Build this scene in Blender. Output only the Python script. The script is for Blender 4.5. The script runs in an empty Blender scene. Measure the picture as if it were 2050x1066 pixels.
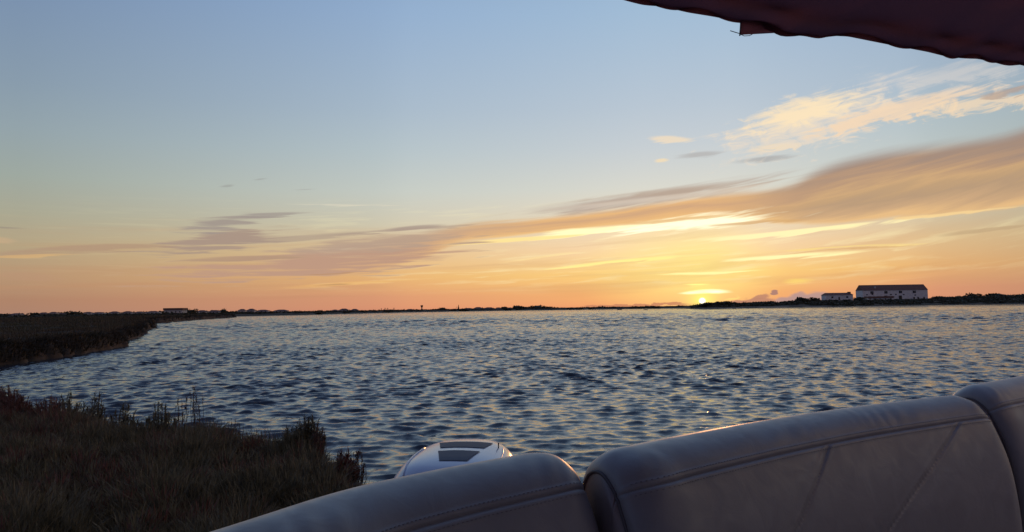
import bpy, bmesh, math, random
import numpy as np
from mathutils import Vector, Matrix
from mathutils.bvhtree import BVHTree

scene = bpy.context.scene
COL = scene.collection
rad = math.radians
random.seed(7)
rng = np.random.default_rng(11)

# ------------------------------------------------------------------ camera
CAM_H = 1.9
FOC = 1491.0                      # focal length in pixels of a 2050 px wide frame
PITCH, ROLL = rad(3.25), rad(0.83)
F0 = Vector((0, math.cos(PITCH), math.sin(PITCH)))
R0 = Vector((1, 0, 0))
U0 = R0.cross(F0)
RR = R0 * math.cos(ROLL) - U0 * math.sin(ROLL)
UU = U0 * math.cos(ROLL) + R0 * math.sin(ROLL)
cam_d = bpy.data.cameras.new('camera')
cam_d.sensor_width = 36.0
cam_d.lens = 36.0 * FOC / 2050.0
cam_d.clip_start, cam_d.clip_end = 0.05, 30000.0
cam = bpy.data.objects.new('camera', cam_d)
COL.objects.link(cam)
M = Matrix((RR, UU, -F0)).transposed().to_4x4()
M.translation = Vector((0, 0, CAM_H))
cam.matrix_world = M
scene.camera = cam

def ray(px, py):
    return (F0 + RR * ((px - 1025) / FOC) + UU * ((533 - py) / FOC)).normalized()
def azel(px, py):
    d = ray(px, py)
    return math.degrees(math.atan2(d.x, d.y)), math.degrees(math.asin(d.z))
def at_y(px, py, y):              # point of the place at depth y that is seen at (px, py)
    d = ray(px, py)
    return Vector((0, 0, CAM_H)) + d * (y / d.y)
def hz(px):
    return 632.5 - 0.0145 * px
def X(px, y):
    return at_y(px, hz(px), y).x

# ------------------------------------------------------------------ world
SUN_AZ, SUN_EL = azel(1406, 603)
LAMP_EL = 0.3
world = bpy.data.worlds.new('World')
scene.world = world
world.use_nodes = True
wt = world.node_tree
wt.nodes.clear()

class S:                           # tiny expression wrapper round node sockets
    tree = None
    def __init__(s, k): s.k = k
    @staticmethod
    def op(o, *a, clamp=False):
        n = S.tree.nodes.new('ShaderNodeMath'); n.operation = o; n.use_clamp = clamp
        for i, v in enumerate(a):
            if isinstance(v, S): S.tree.links.new(v.k, n.inputs[i])
            else: n.inputs[i].default_value = float(v)
        return S(n.outputs[0])
    def __add__(s, o): return S.op('ADD', s, o)
    __radd__ = __add__
    def __sub__(s, o): return S.op('SUBTRACT', s, o)
    def __rsub__(s, o): return S.op('SUBTRACT', o, s)
    def __mul__(s, o): return S.op('MULTIPLY', s, o)
    __rmul__ = __mul__
    def __truediv__(s, o): return S.op('DIVIDE', s, o)
def mx(a, b): return S.op('MAXIMUM', a, b)
def mn(a, b): return S.op('MINIMUM', a, b)
def clampf(a): return S.op('ADD', a, 0, clamp=True)
def mapr(v, a, b, c=0., d=1., smooth=True):
    n = S.tree.nodes.new('ShaderNodeMapRange')
    n.interpolation_type = 'SMOOTHSTEP' if smooth else 'LINEAR'
    n.clamp = True
    S.tree.links.new(v.k, n.inputs['Value'])
    for nm, x in (('From Min', a), ('From Max', b), ('To Min', c), ('To Max', d)):
        if isinstance(x, S): S.tree.links.new(x.k, n.inputs[nm])
        else: n.inputs[nm].default_value = x
    return S(n.outputs['Result'])
def comb(x, y, z=0.):
    n = S.tree.nodes.new('ShaderNodeCombineXYZ')
    for i, v in enumerate((x, y, z)):
        if isinstance(v, S): S.tree.links.new(v.k, n.inputs[i])
        else: n.inputs[i].default_value = v
    return S(n.outputs[0])
def noise(vec, scale=1., detail=3., rough=.5, dist=0., dim='2D', color=False):
    n = S.tree.nodes.new('ShaderNodeTexNoise'); n.noise_dimensions = dim
    S.tree.links.new(vec.k, n.inputs['Vector'])
    n.inputs['Scale'].default_value = scale; n.inputs['Detail'].default_value = detail
    n.inputs['Roughness'].default_value = rough; n.inputs['Distortion'].default_value = dist
    return S(n.outputs['Color' if color else 'Fac'])
def lin(c):
    return tuple(((v / 255) / 12.92 if v / 255 < .04045 else ((v / 255 + .055) / 1.055) ** 2.4) for v in c)
def rgb(c, k=1.):
    n = S.tree.nodes.new('ShaderNodeRGB')
    l = lin(c); n.outputs[0].default_value = (l[0] * k, l[1] * k, l[2] * k, 1)
    return S(n.outputs[0])
def mix(f, a, b, mode='MIX'):
    n = S.tree.nodes.new('ShaderNodeMix'); n.data_type = 'RGBA'; n.blend_type = mode
    for i, v in ((0, f), (6, a), (7, b)):
        if isinstance(v, S): S.tree.links.new(v.k, n.inputs[i])
        elif i == 0: n.inputs[0].default_value = v
        else: n.inputs[i].default_value = (*v, 1)
    return S(n.outputs[2])
def ramp(v, pts):
    n = S.tree.nodes.new('ShaderNodeValToRGB'); cr = n.color_ramp; cr.interpolation = 'B_SPLINE' if False else 'LINEAR'
    while len(cr.elements) > 1: cr.elements.remove(cr.elements[-1])
    for i, (p, c) in enumerate(pts):
        e = cr.elements[0] if i == 0 else cr.elements.new(p)
        e.position = p; e.color = (*lin(c), 1)
    S.tree.links.new(v.k, n.inputs[0])
    return S(n.outputs[0])
def fcurve(v, pts):                # pts (x, y) in 0..1
    n = S.tree.nodes.new('ShaderNodeFloatCurve'); c = n.mapping.curves[0]
    while len(c.points) < len(pts): c.points.new(.5, .5)
    for p, (x, y) in zip(c.points, pts): p.location = (x, y); p.handle_type = 'AUTO'
    n.mapping.update()
    S.tree.links.new(v.k, n.inputs['Value'])
    return S(n.outputs[0])

S.tree = wt
tc = wt.nodes.new('ShaderNodeTexCoord')
sep = wt.nodes.new('ShaderNodeSeparateXYZ')
wt.links.new(tc.outputs['Generated'], sep.inputs[0])
dx, dy, dz = (S(o) for o in sep.outputs)
DEG = 57.29578
u = S.op('ARCTAN2', dx, dy) * DEG
v = S.op('ARCSINE', dz) * DEG
vpos = mx(v, 0.)
dsg = S.op('WRAP', u - SUN_AZ, 180., -180.)
daz = mn(mx(dsg * 1.6, dsg * -1.), 180.)      # the sky fades a little faster to the right of the sun
tt = S.op('SQRT', vpos / 90.)
def el(keys): return [(math.sqrt(e / 90), c) for e, c in keys]
r0 = ramp(tt, el([(0, (244, 160, 108)), (1, (248, 183, 112)), (2.5, (255, 212, 128)), (4.5, (252, 218, 174)), (6.5, (238, 220, 190)),
                  (9, (216, 216, 206)), (12, (198, 206, 211)), (15, (184, 198, 211)), (22, (160, 187, 213)), (40, (112, 140, 182)), (90, (62, 86, 132))]))
r1 = ramp(tt, el([(0, (218, 144, 112)), (1, (220, 154, 116)), (2.5, (230, 178, 118)), (4.5, (224, 192, 145)), (6.5, (208, 200, 176)),
                  (9, (197, 203, 196)), (12, (181, 195, 200)), (15, (168, 186, 202)), (22, (147, 174, 206)), (40, (100, 128, 170)), (90, (60, 84, 130))]))
r2 = ramp(tt, el([(0, (170, 130, 112)), (1, (174, 132, 106)), (2.5, (182, 148, 116)), (4.5, (180, 162, 130)), (6.5, (170, 167, 145)),
                  (9, (158, 168, 160)), (12, (147, 163, 170)), (15, (136, 155, 172)), (22, (118, 142, 175)), (40, (86, 108, 150)), (90, (58, 80, 125))]))
r3 = ramp(tt, el([(0, (96, 88, 104)), (2.5, (104, 96, 118)), (6.5, (102, 106, 134)), (15, (86, 100, 134)), (40, (66, 84, 124)), (90, (56, 78, 122))]))
sky = mix(mapr(daz, 4, 25, smooth=False), r0, r1)
sky = mix(mapr(daz, 22, 48, smooth=False), sky, r2)
sky = mix(mapr(daz, 48, 150), sky, r3)

# coordinates that follow the drift of the cloud streaks (flat at the left, rising to the right)
w = v - (u * 0.10 + u * u * 0.0013) * clampf((v + .5) / 9.)
sv = comb(u * 0.10, w * 1.1)
nA = noise(comb(u * 0.055, w * 1.1), 1.0, 5, .5, .2)                       # broad streaks
nB = noise(comb(u * 0.20 + 7.3, w * 3.2), 1.0, 4, .55, .25)   # fine streaks
nP = noise(comb(u * 0.55 + 31., v * 1.3), 1.0, 6, .62, .6)  # puffs
warp = (nA - .5) * 1.1 + (nB - .5) * .45
vw = v + warp

# glow round the sun: wide yellow, then narrow
gl = S.op('POWER', clampf(1. - S.op('SQRT', (daz * .10) * (daz * .10) + ((v - 2.8) * .21) * ((v - 2.8) * .21))), 1.3)
sky = mix(clampf(gl * 1.0), sky, rgb((255, 232, 142), 1.05))
# gentle warm streaking through the low sky
lowm = mapr(v, .8, 2.5) * mapr(v, 9, 5.5) * mapr(daz, 55, 8)
sky = mix(clampf((nB - .52) * 3.) * lowm * .55, sky, rgb((255, 244, 190), 1.05))
sky = mix(clampf((.47 - nA) * 3.) * mapr(v, .4, 1.2) * mapr(v, 8, 3.5) * .45, sky, rgb((190, 140, 105)))

# ---- main band: upper and lower edges as curves of azimuth
def edge(px_pts, u0=-40., u1=60., v0=-5., v1=35.):
    out = []
    for px, py in px_pts:
        a, e = azel(px, py)
        out.append(((a - u0) / (u1 - u0), (e - v0) / (v1 - v0)))
    return out
un = (u + 40.) / 100.
ea_u = edge([(200, 560), (420, 540), (600, 505), (720, 482), (840, 462), (960, 440), (1080, 432), (1200, 417), (1330, 398), (1480, 378), (1570, 362), (1650, 325), (1750, 298), (1900, 276), (2050, 246)]) + [(.95, .76), (1, .8)]
ea_l = edge([(200, 562), (420, 560), (600, 556), (720, 545), (840, 520), (920, 490), (1010, 478), (1120, 466), (1250, 454), (1400, 437), (1500, 444), (1600, 452), (1720, 448), (1850, 436), (1950, 428), (2050, 416)]) + [(.95, .48), (1, .5)]
eU = fcurve(un, ea_u) * 40. - 5.
eL = fcurve(un, ea_l) * 40. - 5.
wsm = (nB - .5) * .7 + (nA - .5) * .5
rightm = mapr(u, -14, 12)
band = mapr(eU - v + wsm * mapr(u, 26, 17, .35, 1.), -.1, mapr(u, 12, 24, .55, 1.0)) * mapr(v - eL + wsm * .7, -.12, .3)
band = band * mapr(u, -28, -12) 
frac = clampf((v - eL) / mx(eU - eL, .2))
frac2 = frac + (nA - .5) * .55 + (nB - .5) * .22
bcR = ramp(frac2, [(0, (232, 188, 132)), (.14, (204, 166, 126)), (.3, (184, 152, 120)), (.42, (194, 158, 118)), (.5, (206, 166, 120)), (.6, (184, 148, 118)), (.74, (164, 137, 120)), (1, (158, 138, 128))])
bcL = ramp(frac2, [(0, (214, 168, 126)), (.4, (196, 158, 130)), (.8, (188, 162, 142)), (1, (180, 168, 158))])
bcM = ramp(frac2, [(0, (252, 205, 130)), (.3, (230, 180, 122)), (.55, (208, 164, 124)), (.75, (232, 182, 122)), (1, (205, 178, 150))])
bc = mix(mapr(u, -12, 4), bcL, bcM)
bc = mix(mapr(u, 14, 24), bc, bcR)
sky = mix(band * mapr(u, -20, 5, .8, .95), sky, bc)
# thin light gap and grey cap over the middle of the band

# ---- strokes: lens-shaped streaks between two points of the sky
def make_stroke_group(name, kind):
    g = bpy.data.node_groups.new(name, 'ShaderNodeTree')
    def si(nm, t='NodeSocketFloat'): g.interface.new_socket(nm, in_out='INPUT', socket_type=t)
    si('base', 'NodeSocketColor'); si('col', 'NodeSocketColor')
    for nm in ('u', 'vv', 'nn', 'u0', 'iL', 'slope', 'v0', 'bend', 'iW', 'soft', 'op'): si(nm)
    g.interface.new_socket('out', in_out='OUTPUT', socket_type='NodeSocketColor')
    old = S.tree; S.tree = g
    gi = g.nodes.new('NodeGroupInput'); go = g.nodes.new('NodeGroupOutput')
    I = {o.name: S(o) for o in gi.outputs if o.name}
    du = I['u'] - I['u0']; t = du * I['iL']
    c = du * I['slope'] + (t * t) * I['bend'] + I['v0']
    d = (I['vv'] - c) * I['iW']
    r = S.op('SQRT', t * t + d * d)
    dens = mapr((1. - r) + I['nn'], 0., I['soft'])
    o = mix(dens * I['op'], I['base'], I['col'])
    g.links.new(o.k, go.inputs['out'])
    S.tree = old
    return g
SG = make_stroke_group('cloud_stroke', 's')
VV = {'s': v + ((nB - .5) * .35 + (nA - .5) * .35), 'p': v + (nP - .5) * .9}
NNC = {}
def stroke(base, p1, p2, wpx, col, op=.8, soft=.5, k=1.2, k2=.5, n='s', bend=0., kcol=1.):
    a1, e1 = azel(*p1); a2, e2 = azel(*p2)
    k = round(k, 1); k2 = round(k2, 1)
    if (n, k, k2) not in NNC:
        NNC[n, k, k2] = (nB - .5) * k + (nA - .5) * k2 if n == 's' else (nP - .5) * k + (nB - .5) * k2
    nd = wt.nodes.new('ShaderNodeGroup'); nd.node_tree = SG
    i = nd.inputs
    l = lin(col); i['col'].default_value = (l[0] * kcol, l[1] * kcol, l[2] * kcol, 1)
    for nm, x in (('u0', (a1 + a2) / 2), ('iL', 2 / (a2 - a1)), ('slope', (e2 - e1) / (a2 - a1)), ('v0', (e1 + e2) / 2),
                  ('bend', -bend * .0384), ('iW', 2 / (wpx * .0384)), ('soft', soft), ('op', op)):
        i[nm].default_value = x
    wt.links.new(base.k, i['base']); wt.links.new(u.k, i['u'])
    wt.links.new(VV[n].k, i['vv']); wt.links.new(NNC[n, k, k2].k, i['nn'])
    return S(nd.outputs[0])

GREY, MAUVE, PALE, HOT = (150, 140, 136), (178, 148, 128), (252, 222, 170), (255, 246, 190)
# grey cap strokes along the band's upper edge
sky = stroke(sky, (935, 443), (1660, 336), 34, (176, 158, 148), .85, .9, 1.1)
sky = stroke(sky, (1120, 408), (1640, 348), 26, (184, 164, 146), .7, .9, 1.4)
sky = stroke(sky, (1050, 425), (1620, 357), 13, (222, 208, 190), .55, .8, 1.4)
sky = stroke(sky, (740, 467), (905, 450), 15, (166, 148, 138), .8, .6, 1.0)
sky = stroke(sky, (600, 476), (1000, 446), 9, (172, 152, 138), .6, .6, 1.2)
# hot edge under the band
sky = stroke(sky, (1010, 478), (1340, 446), 20, HOT, 1., .6, 1.8, kcol=1.12)
sky = stroke(sky, (1190, 467), (1590, 424), 34, (255, 250, 212), 1., .8, 2.0, kcol=1.2)
sky = stroke(sky, (870, 492), (1200, 466), 9, (255, 226, 150), .9, .6, 1.2, kcol=1.05)
sky = stroke(sky, (1345, 488), (1900, 434), 13, (255, 240, 180), .95, .5, 1.0, bend=-4, kcol=1.08)
sky = stroke(sky, (1700, 447), (2120, 408), 7, (250, 214, 150), .8, .6, 1.0)
sky = stroke(sky, (1240, 449), (1500, 424), 7, (226, 178, 112), .7, .7, 1.6)
sky = stroke(sky, (1400, 452), (1640, 438), 9, (214, 170, 116), .75, .7, 1.6)
sky = stroke(sky, (1190, 480), (1420, 462), 8, (255, 226, 176), .6, .9, 1.4)
# lower bright streaks
sky = stroke(sky, (1090, 540), (1400, 510), 13, (255, 240, 150), .9, .6, 1.3, kcol=1.05)
sky = stroke(sky, (1260, 556), (1560, 540), 7, (255, 242, 165), .95, .6, .7, kcol=1.1)
sky = stroke(sky, (1380, 528), (1780, 500), 12, (255, 246, 180), .9, .6, 1.2, kcol=1.08)
sky = stroke(sky, (1500, 507), (1860, 486), 6, (252, 222, 140), .7, .6, 1.2)
sky = stroke(sky, (1540, 512), (1840, 489), 4, (214, 170, 112), .6, .6, 1.0)
sky = stroke(sky, (980, 530), (1180, 500), 8, (255, 226, 160), .5, .8, 1.2)
sky = stroke(sky, (1550, 566), (1640, 560), 12, (255, 226, 120), .6, .9, .6)
# left group
sky = stroke(sky, (280, 498), (600, 466), 48, (168, 146, 132), .95, .6, 2.2)
sky = stroke(sky, (-60, 506), (400, 488), 15, (176, 146, 122), .75, .5, .8, bend=5)
sky = stroke(sky, (340, 464), (540, 434), 38, (160, 148, 140), .9, .7, 2.6)
sky = stroke(sky, (440, 434), (630, 426), 12, (158, 148, 142), .75, .6, 1.5)
sky = stroke(sky, (380, 494), (800, 462), 16, (168, 148, 134), .6, .6, 1.6)
sky = stroke(sky, (250, 558), (940, 498), 64, (190, 152, 130), .95, .7, 2.4)
sky = stroke(sky, (340, 522), (640, 514), 14, (178, 148, 124), .8, .5, 1.2)
sky = stroke(sky, (520, 502), (1010, 466), 34, (184, 158, 138), .85, .7, 2.4)
sky = stroke(sky, (520, 580), (860, 556), 10, (240, 188, 112), .5, .8, 1.2)
sky = stroke(sky, (610, 548), (720, 543), 4, (186, 142, 102), .6, .6, .8)
sky = stroke(sky, (620, 573), (710, 568), 4, (186, 142, 102), .6, .6, .8)
sky = stroke(sky, (-50, 548), (150, 560), 22, (186, 146, 118), .45, .7, 1.4)
sky = stroke(sky, (-60, 456), (60, 459), 7, (150, 138, 126), .6, .6, .8)
sky = stroke(sky, (-60, 476), (45, 484), 14, (206, 172, 136), .5, .7, 1.2)
sky = stroke(sky, (-60, 515), (160, 508), 6, (226, 180, 118), .5, .7, 1.2)
sky = stroke(sky, (560, 408), (850, 412), 5, (222, 214, 192), .55, .8, .8)
sky = stroke(sky, (432, 375), (478, 372), 6, (150, 150, 146), .5, .8, .8)
sky = stroke(sky, (575, 383), (645, 379), 7, (158, 156, 152), .4, .8, .8)
sky = stroke(sky, (500, 361), (545, 359), 4, (150, 150, 146), .45, .8, .8)
# right: small wisps and puffs
sky = stroke(sky, (1455, 326), (1620, 310), 14, (160, 158, 158), .6, .7, .9)
sky = stroke(sky, (1340, 316), (1460, 303), 13, (172, 168, 166), .6, .7, 1.0)
sky = stroke(sky, (1880, 470), (2090, 448), 9, (188, 160, 124), .6, .6, 1.2)
sky = stroke(sky, (1290, 278), (1392, 280), 15, (244, 222, 190), .75, .6, 1.3)
sky = stroke(sky, (1306, 323), (1342, 320), 9, (246, 222, 180), .75, .7, 1.0, .3)
sky = stroke(sky, (1495, 300), (1625, 288), 18, (248, 222, 180), .8, .6, 1.6, n='p')
sky = stroke(sky, (1410, 296), (1850, 190), 112, (232, 218, 200), .8, .7, 1.6, .9, n='p')
sky = stroke(sky, (1455, 266), (1770, 184), 74, (252, 228, 188), .88, .8, 1.5, .8, n='p', kcol=1.02)
sky = stroke(sky, (1600, 268), (2030, 164), 46, (246, 216, 182), .8, .6, 1.6, 1.4, n='p')
sky = stroke(sky, (1640, 180), (2190, 120), 62, (222, 214, 206), .5, 1.0, 1.6, 1.6, n='p')
sky = stroke(sky, (1790, 228), (2130, 186), 36, (244, 218, 184), .75, .7, 1.6, 1.6, n='p')
sky = stroke(sky, (1930, 198), (2120, 166), 18, (178, 158, 146), .75, .7, 1.4, 1.2, n='p')
# low bank of cumulus on the horizon, right of the sun
cum = [(1530, 607, 1700, 600, 24), (1560, 601, 1672, 597, 20), (1548, 604, 1585, 602, 16), (1570, 600, 1632, 597, 22), (1584, 592, 1618, 590, 15), (1606, 597, 1668, 594, 24), (1640, 592, 1662, 591, 10), (1470, 606, 1560, 600, 12),
       (1500, 599, 1545, 592, 10), (1440, 609, 1500, 604, 10)]
for x1, y1, x2, y2, w_ in cum:
    sky = stroke(sky, (x1 - 6, y1 + 4), (x2 + 6, y2 + 4), w_ * 1.7, (238, 176, 142), .45, .9, .8, .1, n='p')
for x1, y1, x2, y2, w_ in cum:
    sky = stroke(sky, (x1, y1), (x2, y2), w_ * 1.15, (184, 150, 142) if x1 > 1500 else (186, 134, 110), .9, .45, .9, .1, n='p')
sky = stroke(sky, (1540, 588), (1560, 586), 9, (160, 122, 116), .9, .4, .6, .1, n='p')
sky = stroke(sky, (1446, 600), (1484, 594), 8, (255, 222, 130), .8, .6, 1.2, .1, n='p')
sky = stroke(sky, (1080, 619), (1480, 607), 9, (196, 132, 100), .85, .4, .9, .1, n='p')
# sun: small disc, bright streaks close above it
sky = stroke(sky, (1355, 586), (1470, 582), 11, (255, 255, 210), 1., .7, .4, .1, kcol=1.5)
sky = stroke(sky, (1360, 573), (1430, 572), 6, (255, 250, 150), .9, .8, .4, .1, kcol=1.1)
sv3 = Vector((math.sin(rad(SUN_AZ)) * math.cos(rad(SUN_EL)), math.cos(rad(SUN_AZ)) * math.cos(rad(SUN_EL)), math.sin(rad(SUN_EL))))
dd = S.op('SQRT', (dx - sv3.x) * (dx - sv3.x) + (dy - sv3.y) * (dy - sv3.y) + (dz - sv3.z) * (dz - sv3.z)) * DEG
sky = mix(S.op('POWER', mapr(dd, 2.0, .1, smooth=False), 2.) * .9, sky, rgb((255, 240, 120), 1.2))
sky = mix(mapr(dd, .30, .12), sky, rgb((255, 252, 225), 2.2))
# below the horizon
sky = mix(mapr(v, -.5, -3.), sky, (.03, .035, .045))

nish = wt.nodes.new('ShaderNodeTexSky'); nish.sky_type = 'NISHITA'; nish.sun_disc = False
nish.sun_elevation = rad(LAMP_EL); nish.sun_rotation = rad(SUN_AZ)
bg1 = wt.nodes.new('ShaderNodeBackground'); bg1.inputs['Strength'].default_value = 1.0
wt.links.new(sky.k, bg1.inputs['Color'])
bg2 = wt.nodes.new('ShaderNodeBackground'); bg2.inputs['Strength'].default_value = 0.003
wt.links.new(nish.outputs[0], bg2.inputs['Color'])
add = wt.nodes.new('ShaderNodeAddShader')
wt.links.new(bg1.outputs[0], add.inputs[0]); wt.links.new(bg2.outputs[0], add.inputs[1])
wo = wt.nodes.new('ShaderNodeOutputWorld')
wt.links.new(add.outputs[0], wo.inputs['Surface'])
world.cycles.sampling_method = 'MANUAL'
world.cycles.sample_map_resolution = 512

sun_d = bpy.data.lights.new('sun', 'SUN')
sun_d.energy = 0.6; sun_d.angle = rad(0.5); sun_d.color = (1., .42, .16)
sun = bpy.data.objects.new('sun', sun_d); COL.objects.link(sun)
az, e_ = rad(SUN_AZ), rad(LAMP_EL)
sun.rotation_euler = Vector((-math.sin(az) * math.cos(e_), -math.cos(az) * math.cos(e_), -math.sin(e_))).to_track_quat('-Z', 'Y').to_euler()
sun.location = (40, 150, 30)

scene.view_settings.view_transform = 'Standard'
scene.view_settings.look = 'None'
scene.view_settings.exposure = 0.0
scene.view_settings.gamma = 1.0
scene.view_settings.use_curve_mapping = False

# ------------------------------------------------------------------ materials
def mat(name, base, rough=.7, var=.25, scale=8., bump=0., bscale=40., spec=.4, coords='Object', metallic=0., detail=4., second=None, coat=0.):
    m = bpy.data.materials.new(name); m.use_nodes = True
    nt = m.node_tree; bs = nt.nodes['Principled BSDF']
    t = nt.nodes.new('ShaderNodeTexCoord')
    n = nt.nodes.new('ShaderNodeTexNoise'); n.inputs['Scale'].default_value = scale; n.inputs['Detail'].default_value = detail
    nt.links.new(t.outputs[coords], n.inputs['Vector'])
    mr = nt.nodes.new('ShaderNodeMapRange'); mr.inputs['From Min'].default_value = .3; mr.inputs['From Max'].default_value = .7
    nt.links.new(n.outputs['Fac'], mr.inputs['Value'])
    mi = nt.nodes.new('ShaderNodeMix'); mi.data_type = 'RGBA'
    b2 = second or tuple(c * (1 + var) for c in base)
    b1 = base if second else tuple(c * (1 - var) for c in base)
    mi.inputs[6].default_value = (*b1, 1); mi.inputs[7].default_value = (*b2, 1)
    nt.links.new(mr.outputs[0], mi.inputs[0]); nt.links.new(mi.outputs[2], bs.inputs['Base Color'])
    bs.inputs['Roughness'].default_value = rough
    bs.inputs['Specular IOR Level'].default_value = spec
    bs.inputs['Metallic'].default_value = metallic
    bs.inputs['Coat Weight'].default_value = coat
    if bump:
        n2 = nt.nodes.new('ShaderNodeTexNoise'); n2.inputs['Scale'].default_value = bscale; n2.inputs['Detail'].default_value = 5
        nt.links.new(t.outputs[coords], n2.inputs['Vector'])
        bp = nt.nodes.new('ShaderNodeBump'); bp.inputs['Strength'].default_value = bump; bp.inputs['Distance'].default_value = .01
        nt.links.new(n2.outputs['Fac'], bp.inputs['Height']); nt.links.new(bp.outputs[0], bs.inputs['Normal'])
    return m

MAT = {
    'mud': mat('mud', (.035, .028, .024), .75, .4, 3, .8, 12),
    'earth': mat('marsh_earth', (.018, .017, .014), .9, .4, .8, .6, 6, second=(.024, .019, .018)),
    'scrubland': mat('scrubland', (.035, .036, .022), .9, .4, .05, second=(.05, .035, .026)),
    'sand': mat('sand', (.22, .18, .14), .9, .2, .3),
    'white': mat('whitewash', (.74, .74, .74), .85, .12, .6),
    'cream': mat('cream_render', (.62, .58, .54), .85, .15, .5),
    'grey': mat('grey_render', (.48, .46, .46), .85, .15, .5),
    'tile': mat('clay_tile', (.24, .13, .10), .8, .35, 1.2, second=(.16, .09, .08)),
    'window': mat('window_glass', (.02, .022, .026), .15, .2, 1),
    'door': mat('door_wood', (.06, .045, .035), .6, .3, 2),
    'concrete': mat('concrete', (.28, .26, .25), .85, .2, .4),
    'crown': mat('dark_foliage', (.040, .048, .024), .8, .4, .8, second=(.05, .04, .022)),
    'trunk': mat('bark', (.07, .05, .04), .9, .3, 4),
    'boatpaint': mat('boat_paint', (.10, .10, .11), .5, .3, 2),
    'rooftin': mat('chimney_render', (.55, .54, .52), .8, .1, 2),
}

def grass_mat(name, a, b, scale, tip=None):
    m = mat(name, a, .65, .3, scale, second=b, spec=.25, detail=2)
    return m
MAT['grass'] = grass_mat('marsh_grass', (.22, .20, .125), (.045, .045, .030), 9.0)
MAT['red'] = grass_mat('red_samphire', (.24, .10, .08), (.09, .055, .045), 6.0)
MAT['straw'] = grass_mat('dry_straw', (.26, .21, .14), (.17, .13, .09), 3)
MAT['edge'] = grass_mat('edge_growth', (.055, .042, .032), (.045, .045, .028), .4)
MAT['fargrass'] = grass_mat('bank_grass', (.078, .082, .045), (.085, .055, .04), .12)

# ------------------------------------------------------------------ object helpers
def tag(o, label=None, cat=None, group=None, kind=None):
    if label: o['label'] = label
    if cat: o['category'] = cat
    if group: o['group'] = group
    if kind: o['kind'] = kind
    return o
def link(name, me, parent=None, loc=None, rz=0.):
    o = bpy.data.objects.new(name, me); COL.objects.link(o)
    if parent: o.parent = parent
    if loc is not None: o.location = loc
    if rz: o.rotation_euler.z = rz
    return o
def empty(name, loc, rz=0., label=None, cat=None, group=None):
    o = bpy.data.objects.new(name, None); COL.objects.link(o)
    o.empty_display_size = .3
    o.location = loc; o.rotation_euler.z = rz
    return tag(o, label, cat, group)
def mesh_np(name, verts, faces, m=None, smooth=False):
    """verts (n,3) array, faces (m,k) int array (k = 3 or 4) or list"""
    me = bpy.data.meshes.new(name)
    if isinstance(faces, np.ndarray):
        k = faces.shape[1]
        me.vertices.add(len(verts)); me.vertices.foreach_set('co', np.asarray(verts, np.float32).ravel())
        me.loops.add(faces.size); me.loops.foreach_set('vertex_index', faces.astype(np.int32).ravel())
        me.polygons.add(len(faces))
        me.polygons.foreach_set('loop_start', np.arange(0, faces.size, k, dtype=np.int32))
        me.update(calc_edges=True)
    else:
        me.from_pydata([tuple(v) for v in verts], [], faces); me.update()
    if smooth: me.polygons.foreach_set('use_smooth', np.ones(len(me.polygons), bool))
    if m: me.materials.append(m)
    return me
def grid_faces(nr, nc):
    i = np.arange(nr - 1)[:, None] * nc + np.arange(nc - 1)[None, :]
    i = i.ravel()
    return np.stack([i, i + 1, i + nc + 1, i + nc], 1)
class MB:                                  # boxes, tubes and prisms gathered into one mesh
    def __init__(s): s.v = []; s.f = []
    def box(s, x0, x1, y0, y1, z0, z1):
        n = len(s.v)
        s.v += [(x, y, z) for z in (z0, z1) for y in (y0, y1) for x in (x0, x1)]
        s.f += [[n + a for a in q] for q in ((0, 2, 3, 1), (4, 5, 7, 6), (0, 1, 5, 4), (2, 6, 7, 3), (0, 4, 6, 2), (1, 3, 7, 5))]
        return s
    def poly(s, vs, fs):
        n = len(s.v); s.v += [tuple(a) for a in vs]; s.f += [[n + a for a in q] for q in fs]; return s
    def tube(s, pts, rs, k=8):
        n = len(s.v); pts = [Vector(p) for p in pts]
        if not hasattr(rs, '__len__'): rs = [rs] * len(pts)
        for i, p in enumerate(pts):
            d = (pts[min(i + 1, len(pts) - 1)] - pts[max(i - 1, 0)]).normalized()
            a = d.cross(Vector((0, 0, 1)));
            if a.length < 1e-3: a = d.cross(Vector((1, 0, 0)))
            a.normalize(); b = d.cross(a)
            for j in range(k):
                t = 2 * math.pi * j / k
                s.v.append(tuple(p + (a * math.cos(t) + b * math.sin(t)) * rs[i]))
        for i in range(len(pts) - 1):
            for j in range(k):
                s.f.append([n + i * k + j, n + i * k + (j + 1) % k, n + (i + 1) * k + (j + 1) % k, n + (i + 1) * k + j])
        s.f.append([n + j for j in range(k)][::-1]); s.f.append([n + (len(pts) - 1) * k + j for j in range(k)])
        return s
    def build(s, name, m, parent=None, smooth=False, loc=None):
        return link(name, mesh_np(name, s.v, s.f, m, smooth), parent, loc)

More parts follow.
